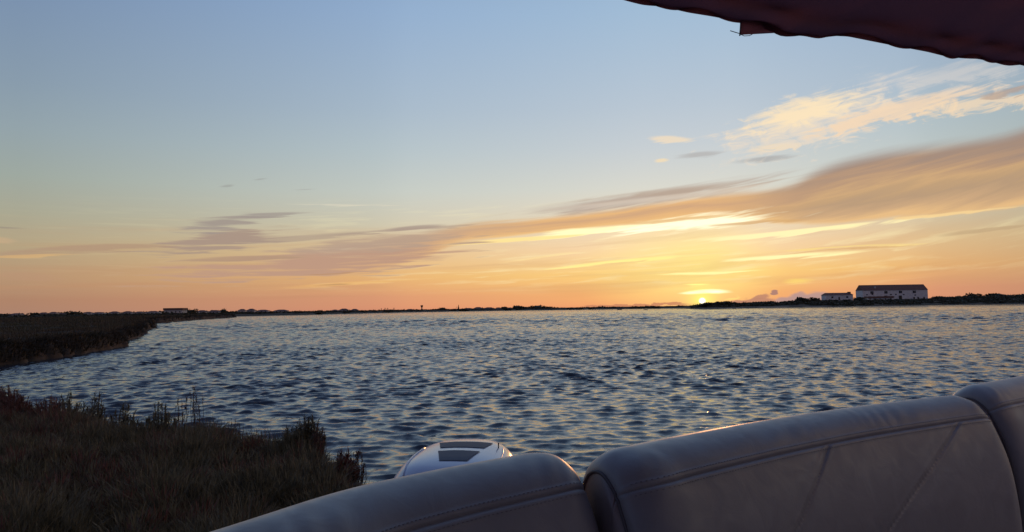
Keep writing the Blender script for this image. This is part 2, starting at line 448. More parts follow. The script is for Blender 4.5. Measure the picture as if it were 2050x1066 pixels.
# ------------------------------------------------------------------ water
def build_water():
    rs = [3.0]
    while rs[-1] < 45: rs.append(rs[-1] + .055 + .0011 * max(0, rs[-1] - 8))
    while rs[-1] < 120: rs.append(rs[-1] * 1.0032)
    while rs[-1] < 330: rs.append(rs[-1] * 1.0048)
    while rs[-1] < 12000: rs.append(rs[-1] * 1.10)
    rs = np.array(rs)
    nc = 560
    th = np.linspace(rad(-47), rad(47), nc)
    R, T = np.meshgrid(rs, th, indexing='ij')
    x = R * np.sin(T); y = R * np.cos(T); z = np.zeros_like(x)
    cell = np.maximum(np.gradient(rs)[:, None] * np.ones_like(x), R * (th[1] - th[0]))
    rg = np.random.default_rng(5)
    dxs = np.zeros_like(x); dys = np.zeros_like(x)
    amp_all = np.clip((420 - R) / 120, 0, 1)
    # group envelope so the chop comes in patches
    env = 0.95 + .2 * np.sin(x * .31 + 1.2 * np.sin(y * .13)) * np.sin(y * .22 + 1.7 + np.sin(x * .17))
    for i in range(190):
        big = i >= 110
        lam = 10 ** rg.uniform(math.log10(.09), math.log10(.60))
        if big: lam = 10 ** (rg.uniform(math.log10(.6), math.log10(1.6)) if i < 150 else rg.uniform(math.log10(1.5), math.log10(4.6)))
        a = rg.normal(rad(-97), rad(29))            # wind chop runs towards the camera, slightly across
        k = 2 * math.pi / lam
        st = .033 * (1.0 if lam > .3 else .8)
        A = st / k * (1.3 if .25 < lam < .55 else .95)
        ph = rg.uniform(0, 6.283)
        if big: A = .030 / k * (np.clip((R - 20) / 30, .0, 1) * .72 if i < 150 else np.clip((R - 48) / 50, 0, 1) * .95)
        kx, ky = k * math.cos(a), k * math.sin(a)
        p = kx * x + ky * y + ph
        fade = np.clip(lam / (cell * 2.0) - .6, 0, 1) * amp_all
        z += A * fade * np.cos(p) * env
        dxs -= 1.4 * A * fade * math.cos(a) * np.sin(p) * env
        dys -= 1.4 * A * fade * math.sin(a) * np.sin(p) * env
    z = z + 1.2 * np.abs(z) * z / .08 * .12
    V = np.stack([x + dxs, y + dys, z], -1).reshape(-1, 3)
    nv = len(V)
    fs = grid_faces(len(rs), nc)[:, ::-1]
    me = mesh_np('water', V, fs, None, True)
    m = bpy.data.materials.new('lagoon_water'); m.use_nodes = True
    nt = m.node_tree; bs = nt.nodes['Principled BSDF']
    bs.inputs['Base Color'].default_value = (.030, .040, .056, 1)
    bs.inputs['Roughness'].default_value = .08
    bs.inputs['IOR'].default_value = 1.34
    S.tree = nt
    g = nt.nodes.new('ShaderNodeNewGeometry')
    nrm = S(g.outputs['Normal'])
    sp = nt.nodes.new('ShaderNodeSeparateXYZ'); nt.links.new(g.outputs['Position'], sp.inputs[0])
    px_, py_ = S(sp.outputs[0]), S(sp.outputs[1])
    dist = S.op('SQRT', px_ * px_ + py_ * py_)
    def vm(op, a, b):
        n = nt.nodes.new('ShaderNodeVectorMath'); n.operation = op
        for i, q in enumerate((a, b)):
            if isinstance(q, S): nt.links.new(q.k, n.inputs[i])
            elif q is not None: n.inputs[i].default_value = q
        return S(n.outputs[0])
    def vscale(a, f):
        n = nt.nodes.new('ShaderNodeVectorMath'); n.operation = 'SCALE'
        nt.links.new(a.k, n.inputs[0])
        if isinstance(f, S): nt.links.new(f.k, n.inputs['Scale'])
        else: n.inputs['Scale'].default_value = f
        return S(n.outputs[0])
    P2 = comb(px_ * .7, py_ * 1.25)
    n1 = noise(P2, 8.0, 4, .65, 0, '2D', True)          # ripples on the waves
    n2 = noise(P2, 2.2, 3, .6, 0, '2D', True)         # wind chop where the mesh no longer carries it
    far = mapr(dist, 14, 110)
    c5 = (.5, .5, .5)
    pert = vscale(vm('SUBTRACT', n1, c5), mapr(dist, 8, 60, .38, .9))
    pert = vm('ADD', pert, vscale(vm('SUBTRACT', n2, c5), far * 1.3))
    pert = vm('MULTIPLY', pert, (1.0, 1.0, 0.0))
    out = vm('NORMALIZE', vm('ADD', nrm, pert), None)
    nt.links.new(out.k, bs.inputs['Normal'])
    me.materials.append(m)
    o = link('water', me); tag(o, 'choppy lagoon water ruffled by the wind', kind='structure')
    # the same water outside the fan in view
    V2, F2 = [], []
    k = 40
    ths = np.linspace(rad(47), rad(313), k)
    for r in (.5, 3, 12000):
        V2 += [(r * math.sin(t), r * math.cos(t), -.01) for t in ths]
    for j in range(2):
        for i in range(k - 1): F2.append([j * k + i, (j + 1) * k + i, (j + 1) * k + i + 1, j * k + i + 1])
    V2 += [(3 * math.sin(t), 3 * math.cos(t), -.01) for t in np.linspace(rad(-47), rad(47), 12)] + [(0, 0, -.01)]
    n = 3 * k
    for i in range(11): F2.append([n + i + 1, n + i, n + 12])
    link('water_beyond', mesh_np('water_beyond', V2, F2, m)); tag(bpy.data.objects['water_beyond'], 'lagoon water around the boat outside the view', kind='structure')
    # lake bed under everything
    bed = MB().box(-13000, 13000, -13000, 13000, -3.2, -3.0).build('ground', MAT['mud'])
    tag(bed, 'muddy bed of the lagoon', kind='structure')
build_water()

# ------------------------------------------------------------------ banks
def fbm(x, y, s, seed=0, oct_=4):
    out = np.zeros_like(x); rg = np.random.default_rng(seed); a = 1.
    for o in range(oct_):
        for j in range(4):
            an = rg.uniform(0, 6.28); ph = rg.uniform(0, 6.28); f = s * 2 ** o * rg.uniform(.7, 1.4)
            out += a * np.sin((x * math.cos(an) + y * math.sin(an)) * f + ph + 1.3 * np.sin((y * math.cos(an) - x * math.sin(an)) * f * .6 + ph)) / 4
        a *= .55
    return out
def inside_dist(x, y, poly):
    """signed distance to a closed polygon, positive inside"""
    p = np.asarray(poly, float); q = np.roll(p, -1, 0)
    best = np.full(x.shape, 1e9); inside = np.zeros(x.shape, bool)
    for (ax, ay), (bx, by) in zip(p, q):
        ex, ey = bx - ax, by - ay; L = ex * ex + ey * ey
        t = np.clip(((x - ax) * ex + (y - ay) * ey) / L, 0, 1)
        best = np.minimum(best, np.hypot(x - ax - t * ex, y - ay - t * ey))
        cond = ((ay > y) != (by > y)) & (x < (bx - ax) * (y - ay) / (by - ay + 1e-12) + ax)
        inside ^= cond
    return np.where(inside, best, -best)

NEAR_POLY = [(-22, 18), (-16, 14.8), (-12, 13), (-8.6, 11.6), (-7.2, 11.1), (-6, 10.6), (-4.6, 9.4), (-4.0, 9.5), (-3.4, 9.1), (-2.7, 8.5), (-2.1, 8.15), (-1.75, 7.75),
             (-1.42, 7.25), (-1.22, 6.5), (-1.35, 5.4), (-1.55, 4.4), (-1.8, 3.5), (-2.4, 2.6), (-4, 1.9), (-10, 1), (-22, 0)]
def near_h(x, y):
    d = inside_dist(x, y, NEAR_POLY) + .10 * fbm(x, y, 3.2, 3)
    t = np.clip(d / .32, -1, 1)
    h = np.where(t > 0, .05 + .27 * np.sqrt(np.clip(t, 0, 1)), .05 + .6 * t)
    return h + .035 * fbm(x, y, 2.1, 4) * np.clip(d * 2, 0, 1) + .06 * np.clip((-x - 1.5) / 5, 0, 1.3) * np.clip(d, 0, 1), d
xs = np.concatenate([np.linspace(-22, -10, 50)[:-1], np.linspace(-10, -.6, 200)]); ys = np.linspace(0, 18, 240)
gx, gy = np.meshgrid(xs, ys)
hh, _ = near_h(gx, gy)
me = mesh_np('near_bank_ground', np.stack([gx, gy, hh], -1).reshape(-1, 3), grid_faces(len(ys), len(xs)), MAT['earth'], True)
tag(link('near_bank_ground', me), 'muddy marsh bank beside the boat', kind='structure')

MID_EDGE = [(-19.5, 20), (-19.0, 24), (-19.2, 28), (-20.2, 34), (-21.8, 41), (-22.6, 44), (-24.2, 46), (-27, 52), (-30, 60), (-36.4, 74), (-40.5, 82), (-45, 94), (-55, 112),
            (-66.5, 131), (-69, 150), (-76, 170), (-84, 198), (-92, 232), (-99, 262), (-105, 283), (-118, 312), (-136, 340), (-190, 380), (-260, 410)]
MID_POLY = MID_EDGE + [(-900, 420), (-900, 20)]
def mid_h(x, y):
    d = inside_dist(x, y, MID_POLY)
    sc = np.clip(y / 60, 1, 4)
    d = d + .30 * fbm(x, y, .8, 8) * sc ** .5 + .12 * fbm(x, y, 3.1, 9)
    t = np.clip(d / .45, -1, 1)
    top = .80 + np.clip((y - 60) / 400, 0, .2)
    h = np.where(t > 0, .0 + top * np.clip(t, 0, 1) ** .6, t * .6)
    h = h + .12 * fbm(x, y, .35, 10) * np.clip(d / 3, 0, 1) + .06 * fbm(x, y, 1.7, 12) * np.clip(d, 0, 1)
    return h, d
# grid that follows the edge: q metres inland from the edge, rows by depth
ey = np.array([p[1] for p in MID_EDGE]); ex = np.array([p[0] for p in MID_EDGE])
rows = [20.]
while rows[-1] < 410: rows.append(rows[-1] * 1.0085)
rows = np.array(rows)
q = np.concatenate([np.linspace(-2.2, 3, 90)[:-1], 3 * np.geomspace(1, 230, 90)])
RW, Q = np.meshgrid(rows, q, indexing='ij')
wq = np.where(Q < 3, Q * np.clip(RW / 60, 1, 4), Q)
gx = np.interp(RW, ey, ex) - wq
hh, _ = mid_h(gx, RW)
me = mesh_np('marsh_bank_ground', np.stack([gx, RW, hh], -1).reshape(-1, 3), grid_faces(len(rows), len(q)), MAT['earth'], True)
tag(link('marsh_bank_ground', me), 'low marsh bank with an eroded mud edge across the water', kind='structure')

# ------------------------------------------------------------------ blades
def blades(name, base, height, lean, az, width, m, segs=3, label=None, parent=None, cat=None, curl=1.0):
    """curved tapering strips; base (n,3), height/lean/az/width (n,)"""
    n = len(base); t = np.linspace(0, 1, segs + 1)
    dirx, diry = np.sin(az), np.cos(az)
    fa = rng.uniform(0, 3.1416, n); sx, sy = np.cos(fa), np.sin(fa)
    V = np.zeros((n, segs + 1, 2, 3), np.float32)
    for i, tt_ in enumerate(t):
        out = lean * height * (tt_ ** (1 + curl * .8))
        up = height * (tt_ - .25 * (lean * tt_) ** 2)
        wd = width * (1 - .8 * tt_ ** 1.5) / 2
        cx = base[:, 0] + dirx * out; cy = base[:, 1] + diry * out; cz = base[:, 2] + up
        V[:, i, 0] = np.stack([cx - sx * wd, cy - sy * wd, cz], -1)
        V[:, i, 1] = np.stack([cx + sx * wd, cy + sy * wd, cz], -1)
    V = V.reshape(-1, 3); k = (segs + 1) * 2
    f0 = np.arange(n)[:, None] * k
    F = np.concatenate([np.stack([f0[:, 0] + 2 * i, f0[:, 0] + 2 * i + 1, f0[:, 0] + 2 * i + 3, f0[:, 0] + 2 * i + 2], 1) for i in range(segs)])
    me = mesh_np(name, V, F, m, False)
    return link(name, me, parent)

def patch(x, y, s, seed): return fbm(x, y, s, seed, 3)
# near bank: dense samphire and grass
def scatter_near(n, dmin=.05):
    y = 3.9 + 9.5 * rng.random(n * 5) ** 1.25; x = rng.uniform(-9.5, -.9, n * 5)
    ok = (x > -.74 * y - .4) & (x < -.16 * y + .8)
    x, y = x[ok], y[ok]
    h, d = near_h(x, y)
    ok = (d > dmin) & (fbm(x, y, 4.2, 55) > -.42 + rng.normal(0, .08, len(x)))
    return x[ok][:n], y[ok][:n], h[ok][:n]
def tufts(name, n, per, hr, lean, wid, m, sel, label, segs=3, spread=.065, hmul=None):
    x, y, h = scatter_near(n * 2)
    ok = sel(x, y); x, y, h = x[ok][:n], y[ok][:n], h[ok][:n]
    n = len(x)
    hh = rng.uniform(*hr, n) * (1 + .3 * patch(x, y, .8, 41))
    hh = hh * (1 + .45 * patch(x, y, 1.3, 21) + .6 * patch(x, y, 4.2, 55))
    if hmul is not None: hh = hh * hmul(x, y)
    X_ = np.repeat(x, per) + rng.normal(0, spread, n * per); Y_ = np.repeat(y, per) + rng.normal(0, spread, n * per)
    H_ = near_h(X_, Y_)[0] - .01
    ta = np.repeat(rng.uniform(0, 6.28, n), per)
    az_ = np.arctan2(X_ - np.repeat(x, per), Y_ - np.repeat(y, per)) + rng.normal(0, 1.3, n * per)
    HH = np.repeat(hh, per) * rng.uniform(.45, 1.1, n * per)
    o = blades(name, np.stack([X_, Y_, H_], -1), HH, np.abs(rng.normal(lean, .42, n * per)), az_, rng.uniform(wid * .7, wid * 1.3, n * per), m, segs)
    return tag(o, label, kind='stuff')
pz = lambda x, y: patch(x, y, .9, 31)
tufts('marsh_grass', 4800, 20, (.10, .28), .30, .0092, MAT['grass'], lambda x, y: pz(x, y) > -.28 + rng.normal(0, .2, len(x)), 'dark green samphire and grass covering the near bank')
tufts('red_samphire', 1700, 20, (.09, .24), .32, .0092, MAT['red'], lambda x, y: pz(x, y) < -.22 + rng.normal(0, .16, len(x)), 'reddish brown samphire patches on the near bank')
tufts('dry_straw', 560, 4, (.12, .30), .9, .0045, MAT['straw'], lambda x, y: rng.random(len(x)) < .5, 'pale dry straws scattered through the bank plants', segs=4)

def domes(name, n, per, rr_, m, seed, label):
    x, y, h = scatter_near(n * 3, .12); x, y, h = x[:n], y[:n], h[:n]; n = len(x)
    R_ = np.repeat(rng.uniform(*rr_, n), per)
    d = rng.normal(0, 1, (n * per, 3)); d[:, 2] = np.abs(d[:, 2]) * .9; d /= np.linalg.norm(d, axis=1)[:, None]
    q_ = R_ * rng.uniform(.55, 1.0, n * per)
    b = np.stack([np.repeat(x, per) + d[:, 0] * q_, np.repeat(y, per) + d[:, 1] * q_, np.repeat(h, per) + d[:, 2] * q_ * 1.15], -1)
    o = blades(name, b, rng.uniform(.05, .12, n * per), np.hypot(d[:, 0], d[:, 1]) * .9, np.arctan2(d[:, 0], d[:, 1]), rng.uniform(.006, .011, n * per), m, 2)
    return tag(o, label, kind='stuff')
domes('bushy_samphire', 420, 150, (.10, .26), MAT['grass'], 1, 'low rounded bushes of dark green samphire on the near bank')
domes('bushy_red_samphire', 150, 150, (.09, .22), MAT['red'], 2, 'low rounded reddish bushes on the near bank')
# dark clods of mud and roots along the rim
bm = bmesh.new(); bmesh.ops.create_icosphere(bm, subdivisions=2, radius=1.)
bv = np.array([v_.co[:] for v_ in bm.verts]); bf = np.array([[a.index for a in f.verts] for f in bm.faces]); bm.free()
y = rng.uniform(3.5, 12.5, 6000); x = rng.uniform(-10, -1, 6000); h, d = near_h(x, y); ok = (d > -.12) & (d < .22)
x, y, h = x[ok][:420], y[ok][:420], h[ok][:420]; n = len(x)
ph = rng.uniform(0, 6.28, (n, 1)); f = 1 + .3 * np.sin(bv[None, :, 0] * 4 + ph) * np.cos(bv[None, :, 2] * 5 + bv[None, :, 1] * 3 + ph * 2)
V = bv[None] * f[..., None] * rng.uniform(.03, .10, (n, 1, 3)) + np.stack([x, y, h], -1)[:, None, :]
F = (bf[None] + (np.arange(n) * len(bv))[:, None, None]).reshape(-1, 3)
tag(link('mud_clods', mesh_np('mud_clods', V.reshape(-1, 3), F, MAT['mud'])), 'dark lumps of mud and roots along the rim of the near bank', kind='stuff')

def scatter_mid(n, far=330.):
    y = 24 * (far / 24) ** (rng.random(n) ** .9)
    q_ = np.abs(rng.exponential(1., n)) * (y * .28) + .1
    x = np.interp(y, ey, ex) - q_
    h, d = mid_h(x, y); ok = (d > .12) & (x > -.80 * y - 4)
    return x[ok], y[ok], h[ok]
x, y, h = scatter_mid(52000)
per = 2
X_ = np.repeat(x, per) + rng.normal(0, .10, len(x) * per); Y_ = np.repeat(y, per) + rng.normal(0, .12, len(x) * per); H_ = mid_h(X_, Y_)[0] - .02
HH = rng.uniform(.12, .30, len(X_)) * np.clip(Y_ / 80, .9, 1.25) * (1 + .5 * fbm(X_, Y_, .4, 17))
o = blades('bank_grass', np.stack([X_, Y_, H_], -1), HH, np.abs(rng.normal(.4, .3, len(X_))), rng.uniform(0, 6.28, len(X_)), rng.uniform(.02, .05, len(X_)) * np.clip(Y_ / 50, .7, 5), MAT['fargrass'], 2)
tag(o, 'low marsh plants covering the bank across the water', kind='stuff')
# plants hanging over the eroded edge
n = 26000
y = 22 * (300 / 22) ** rng.random(n); x = np.interp(y, ey, ex) + rng.normal(-.25, .35, n) * np.clip(y / 60, 1, 3)
h, d = mid_h(x, y); ok = (d > .02); x, y, h = x[ok], y[ok], h[ok]
o = blades('edge_plants', np.stack([x, y, h - .03], -1), rng.uniform(.12, .32, len(x)), np.abs(rng.normal(.9, .5, len(x))), rng.uniform(.6, 2.6, len(x)), rng.uniform(.03, .06, len(x)) * np.clip(y / 50, .8, 4), MAT['edge'], 2)
tag(o, 'dark drooping plants along the eroded bank edge', kind='stuff')

# ------------------------------------------------------------------ far shore
def poly_at(pts, px): return float(np.interp(px, [p[0] for p in pts], [p[1] for p in pts]))
# waterline of the far shore as seen: (column, row)
SHORE = [(-1100, 656), (-300, 644), (100, 638.5), (300, 636.3), (440, 634.3), (560, 632), (700, 628.5), (840, 625.3), (1000, 622.6), (1100, 621.4), (1240, 619.3), (1340, 617.9)]
def depth_of(px, py, z=0.): return (CAM_H - z) * FOC / (py - hz(px))
def shore_d(px): return depth_of(px, poly_at(SHORE, px))
cols = np.linspace(-1000, 1420, 180)
prof = [(-6, -1.2), (0, -.05), (4, .55), (12, 1.0), (60, 1.25), (400, 1.5), (2500, 1.7), (9000, 1.7)]
V = []
for c in cols:
    d0 = shore_d(min(c, 1340)) * (1 + .012 * math.sin(c * .05) + .008 * math.sin(c * .13))
    for dq, z in prof: V.append((X(c, d0 + dq), d0 + dq, z))
me = mesh_np('far_shore_land', V, grid_faces(len(cols), len(prof)), MAT['scrubland'], True)
tag(link('far_shore_land', me), 'low dark far shore along the lagoon', kind='structure')
RS = [(1335, 617.2), (1360, 618.2), (1400, 619.2), (1440, 618.6), (1480, 617.6), (1560, 616.6), (1650, 615.6), (1760, 613.2), (1900, 611.3), (2050, 609.8), (2300, 606.4), (3000, 596.4)]
RT = [(1335, 1.0), (1400, 1.2), (1440, 1.8), (1560, 2.9), (1650, 3.4), (1800, 3.9), (2100, 4.1), (3000, 4.2)]   # height of the crest
cols = np.linspace(1335, 3000, 200)
prof = [(-6, -1.2, 0), (0, -.05, 0), (5, .35, 0), (16, .6, .05), (30, .75, .35), (55, .9, .8), (85, 0, 1.), (300, 0, 1.02), (3000, 0, 1.04), (9000, 0, 1.04)]
V = []
def rshore(c): return depth_of(c, poly_at(RS, c))
for c in cols:
    d0 = rshore(c) * (1 + .006 * math.sin(c * .07)); top = poly_at(RT, c)
    for dq, a, b in prof:
        V.append((X(c, d0 + dq), d0 + dq, a * (1 - b) + b * top))
me = mesh_np('wooded_shore_land', V, grid_faces(len(cols), len(prof)), MAT['scrubland'], True)
tag(link('wooded_shore_land', me), 'low scrubby hill shore on the right beneath the white buildings', kind='structure')
def rground(px, dq):
    xs_ = [p[0] for p in prof]; top = poly_at(RT, px)
    return float(np.interp(dq, xs_, [a * (1 - b) + b * top for _, a, b in prof]))
# sandy strip at the foot of the scrub
V = []
cs = np.linspace(1455, 1655, 40)
for c in cs:
    d0 = rshore(c); k = math.sin(math.pi * (c - 1455) / 200)
    for dq in (1.0, 5, 5 + 9 * k + .5): V.append((X(c, d0 + dq), d0 + dq, rground(c, dq) + .05))
tag(link('beach', mesh_np('beach', V, grid_faces(len(cs), 3), MAT['sand'], True)), 'thin pale sandy strip at the foot of the scrub', kind='structure')

# crown meshes: clumps of leaf-sized faces over an uneven volume
def crown_mesh(name, w, h, seed, n=260, leaf=.34, flat=1.0, shape='round'):
    rg = np.random.default_rng(seed)
    k = 7; cx = rg.normal(0, .24, (k, 3)) * (w, w, h * .6); r = rg.uniform(.24, .40, k)
    V = []; F = []
    bm = bmesh.new(); bmesh.ops.create_icosphere(bm, subdivisions=2, radius=.40)
    for vtx in bm.verts:
        d = vtx.co.normalized(); f = 1 + .22 * math.sin(d.x * 5 + seed) * math.cos(d.z * 4 + d.y * 5 + seed)
        vtx.co = Vector((d.x * w * .42 * f, d.y * w * .42 * f, d.z * h * .40 * f))
    vs = [tuple(a.co) for a in bm.verts]; V += vs; F += [[a.index for a in f.verts] for f in bm.faces]; bm.free()
    for i in range(n):
        j = rg.integers(0, k); d = rg.normal(0, 1, 3); d /= np.linalg.norm(d)
        p = cx[j] + d * r[j] * np.array((w, w, h)) * rg.uniform(.8, 1.08)
        if shape == 'column': p = np.array((d[0] * w * .45 * (1 - (i / n)) , d[1] * w * .45 * (1 - i / n), (i / n - .5) * h * 1.05))
        if p[2] < -h * .5: p[2] = -h * .5 + rg.uniform(0, .1) * h
        a = rg.normal(0, 1, 3); a /= np.linalg.norm(a); b = np.cross(a, rg.normal(0, 1, 3)); b /= np.linalg.norm(b)
        s = leaf * rg.uniform(.6, 1.3); m_ = len(V)
        V += [tuple(p - a * s - b * s * .6), tuple(p + a * s - b * s * .6), tuple(p + a * s + b * s * .6), tuple(p - a * s + b * s * .6)]
        F.append([m_, m_ + 1, m_ + 2, m_ + 3])
    return mesh_np(name, V, F, MAT['crown'])
def px_len(px, d): return px * d / FOC     # metres that px pixels span at depth d
def tree(px, top, base, wpx, d, label, seed, shape='round', name='tree', group=None, cat='tree'):
    h = px_len(base - top, d) ; w = px_len(wpx, d)
    p = at_y(px, base, d)
    e = empty(name, p, random.uniform(0, 3), label, cat, group)
    th = h * (.45 if shape != 'column' else .15)
    MB().tube([(0, 0, -1.2), (0.05, 0, th * .6), (0, .05, th * 1.3)], [w * .05 + .06, w * .04 + .05, w * .02 + .03], 7).build('trunk', MAT['trunk'], e)
    if shape != 'column':
        MB().tube([(0, 0, th * .7), (w * .2, w * .05, h * .7)], [w * .03 + .03, .03], 5).build('limb', MAT['trunk'], e)
        MB().tube([(0, 0, th * .6), (-w * .2, -w * .08, h * .68)], [w * .03 + .03, .03], 5).build('limb', MAT['trunk'], e)
    if shape == 'umbrella':
        c = link('crown', crown_mesh('crown', w, h * .5, seed, 200, w * .08), e, (0, 0, h * .74))
    elif shape == 'column':
        c = link('crown', crown_mesh('crown', w, h, seed, 260, w * .16, shape='column'), e, (0, 0, h * .5))
    else:
        c = link('crown', crown_mesh('crown', w * 1.05, h * 1.0, seed, 300, w * .07), e, (0, 0, h * .52))
    return e

# ---- scrub belts (nobody could count the bushes)
def scrub(name, items, label, leafk=.12):
    """items: (x, y, z, w, h)"""
    it = np.array(items); n = len(it)
    bm = bmesh.new(); bmesh.ops.create_icosphere(bm, subdivisions=2, radius=1.)
    bv = np.array([v_.co[:] for v_ in bm.verts]); bf = np.array([[a.index for a in f.verts] for f in bm.faces]); bm.free()
    ph = rng.uniform(0, 6.28, (n, 1))
    f = 1 + .22 * np.sin(bv[None, :, 0] * 4 + ph) * np.cos(bv[None, :, 2] * 5 + bv[None, :, 1] * 3 + ph * 2)
    V = bv[None] * f[..., None] * np.stack([it[:, 3] / 2, it[:, 3] / 2, it[:, 4] * .85], -1)[:, None, :] + it[:, None, :3]
    F = (bf[None] + (np.arange(n) * len(bv))[:, None, None]).reshape(-1, 3)
    # leaf clumps
    L = 46
    d = rng.normal(0, 1, (n, L, 3)); d /= np.linalg.norm(d, axis=-1, keepdims=True); d[..., 2] = np.abs(d[..., 2]) * 1.0
    p = it[:, None, :3] + d * np.stack([it[:, 3] * .52, it[:, 3] * .52, it[:, 4] * .92], -1)[:, None, :] * rng.uniform(.8, 1.12, (n, L, 1))
    s = (it[:, 3, None, None] * leafk * rng.uniform(.5, 1.3, (n, L, 1)))
    a = rng.normal(0, 1, (n, L, 3)); a /= np.linalg.norm(a, axis=-1, keepdims=True)
    b = np.cross(a, rng.normal(0, 1, (n, L, 3))); b /= np.linalg.norm(b, axis=-1, keepdims=True)
    T = np.stack([p - a * s, p + a * s, p + b * s * 1.2], 2).reshape(-1, 3)
    nV = n * len(bv)
    V = np.concatenate([V.reshape(-1, 3), T]); F = np.concatenate([F, nV + np.arange(n * L * 3).reshape(-1, 3)])
    return tag(link(name, mesh_np(name, V, F, MAT['crown'])), label, kind='stuff')
# left and middle: top line of the low scrub (column, row)
TOPL = [(-900, 637), (-300, 632.5), (0, 629.5), (60, 628.5), (100, 626.5), (200, 627), (300, 625.5), (400, 624.5), (460, 625), (520, 624), (570, 623), (640, 623.5), (700, 622.5), (760, 621.2), (840, 620.3),
        (900, 619.8), (1000, 618.2), (1100, 616.4), (1200, 615.2), (1300, 613.3), (1400, 611.5), (1430, 611)]
items = []
for i in range(1100):
    c = random.uniform(-700, 1430); d = shore_d(min(c, 1340)) + random.choice([8, 20, 45, 110]) + random.random() * 15
    top = poly_at(TOPL, c) + (3.2 if c < 600 else 2.0 if c < 1110 else 0) + random.uniform(-.5, 2.2) + (.8 if random.random() < .4 else 0)
    zt = at_y(c, top, d).z; zg = 1.0
    h = max(.5, zt - zg); w = random.uniform(2.5, 7)
    items.append((X(c, d), d, zg - .2, w, h + .2))
SKYL = [(-200, 629), (0, 628.5), (40, 627.4), (62, 629), (75, 626.5), (100, 625.6), (135, 624.6), (165, 624.6), (190, 626), (215, 625.4), (240, 624.2), (300, 623.8), (325, 622.5), (370, 621.6), (395, 622), (445, 621.2),
        (462, 624), (478, 621.6), (500, 620.5), (520, 621.6), (560, 621.6), (578, 623), (640, 623), (660, 622), (690, 620.6), (716, 621.8), (740, 622.2), (760, 621), (830, 620.8), (880, 620), (900, 620.2), (945, 617.2), (990, 616.4), (1020, 617), (1050, 615), (1085, 615.4), (1110, 616.4)]
for i in range(420):
    c = random.uniform(-200, 1110); d = 905 + random.random() * 30
    zt = at_y(c, poly_at(SKYL, c) + abs(random.gauss(0, .8)), d).z
    items.append((X(c, d), d, .8, random.uniform(5, 12), max(.8, zt - 1.)))
for i in range(130):
    c = random.uniform(-200, 1110); d = 785 + random.random() * 15
    zt = at_y(c, poly_at(SKYL, c) + random.uniform(3.2, 5.2), d).z
    items.append((X(c, d), d, .8, random.uniform(3, 8), max(.6, zt - 1.)))
scrub('far_scrub', items, 'low dark scrub along the far shore')
TOPR = [(1390, 611), (1410, 609), (1440, 606), (1460, 606.5), (1500, 605), (1560, 602.5), (1600, 601.5), (1650, 600.5), (1710, 599), (1728, 600.5), (1860, 599.5), (1864, 594), (1900, 593), (1950, 591.6), (2000, 590), (2050, 588.5), (2300, 586), (3000, 576)]
items = []
for i in range(1500):
    c = random.uniform(1390, 2700); r_ = random.choice([14, 24, 38, 55, 75, 95])
    if c < 1660 and r_ < 20: r_ = 24
    d = rshore(c) + r_ + random.random() * 12; dq = d - rshore(c)
    zg = rground(c, dq)
    if dq > 60:
        h = max(.4, at_y(c, poly_at(TOPR, c) + random.uniform(-.1, 1.8), d).z - zg)
        if 1645 < c < 1866: h = min(h, .9)
    else: h = random.uniform(.5, 1.5) * min(1, dq / 30)
    items.append((X(c, d), d, zg - .2, random.uniform(2., 6), h + .2))
scrub('shore_scrub', items, 'dark scrub covering the right-hand shore')

# ---- trees that stand out
for i, (px, top, base, wpx, dd_, label) in enumerate([
    (1414, 606, 614, 20, 22, 'dark rounded tree right beside the setting sun'),
    (1434, 605.5, 614, 18, 40, 'dark tree second to the right of the setting sun'),
    (1452, 603, 613, 22, 55, 'broad dark tree on the ridge right of the sun'),
    (1470, 604.2, 612, 14, 60, 'small dark tree just beyond the broad tree right of the sun'),
    (1607, 596.2, 607, 25, 70, 'tallest rounded dark tree left of the small white house'),
    (1631, 597.6, 607, 24, 76, 'low wide tree between the tallest tree and the small house'),
    (1722, 594.5, 602, 12, 90, 'small bush-like tree between the two white buildings'),
    (1714, 596.5, 603, 12, 84, 'little tree touching the right end of the small house'),
    (1950, 589.2, 600, 22, 100, 'dark tree rising from the hedge right of the warehouse'),
    (2000, 587.6, 600, 30, 110, 'wide dark tree near the right end of the shore')]):
    d = rshore(px) + dd_
    tree(px, top, base, wpx, d, label, 100 + i)
for i, (px, top, base, wpx, label) in enumerate([
    (70, 626.5, 634, 18, 'low tree at the far left of the town line'),
    (150, 623.4, 632, 20, 'round tree among the far left white houses'),
    (375, 620.2, 629, 14, 'small tree right beside the long flat-roofed building'),
    (387, 620.2, 629, 12, 'bushy tree second to the right of the flat-roofed building'),
    (448, 619.5, 628, 9, 'narrow tree in the dip before the pair of villas'),
    (641, 621.5, 626, 7, 'lone small tree on the empty stretch of far shore'),
    (887, 616.6, 624, 13, 'round tree right of the water tower'),
    (1036, 612.4, 621, 17, 'tall round tree at the right end of the white houses'),
    (1053, 614, 621, 13, 'smaller round tree between two bigger ones on the middle shore'),
    (1075, 612.4, 621, 24, 'broad flat-topped tree on the middle shore'),
    (1096, 614.6, 620, 15, 'low tree at the right edge of the middle tree group')]):
    tree(px, top, base, wpx, 780, label, 200 + i)
tree(918, 611.3, 623, 3.2, 780, 'tall thin cypress standing alone on the far shore', 300, 'column', 'cypress_tree')
tree(1010, 614.3, 621, 10, 780, 'umbrella-shaped pine with a bare trunk beside white houses', 301, 'umbrella', 'pine_tree')
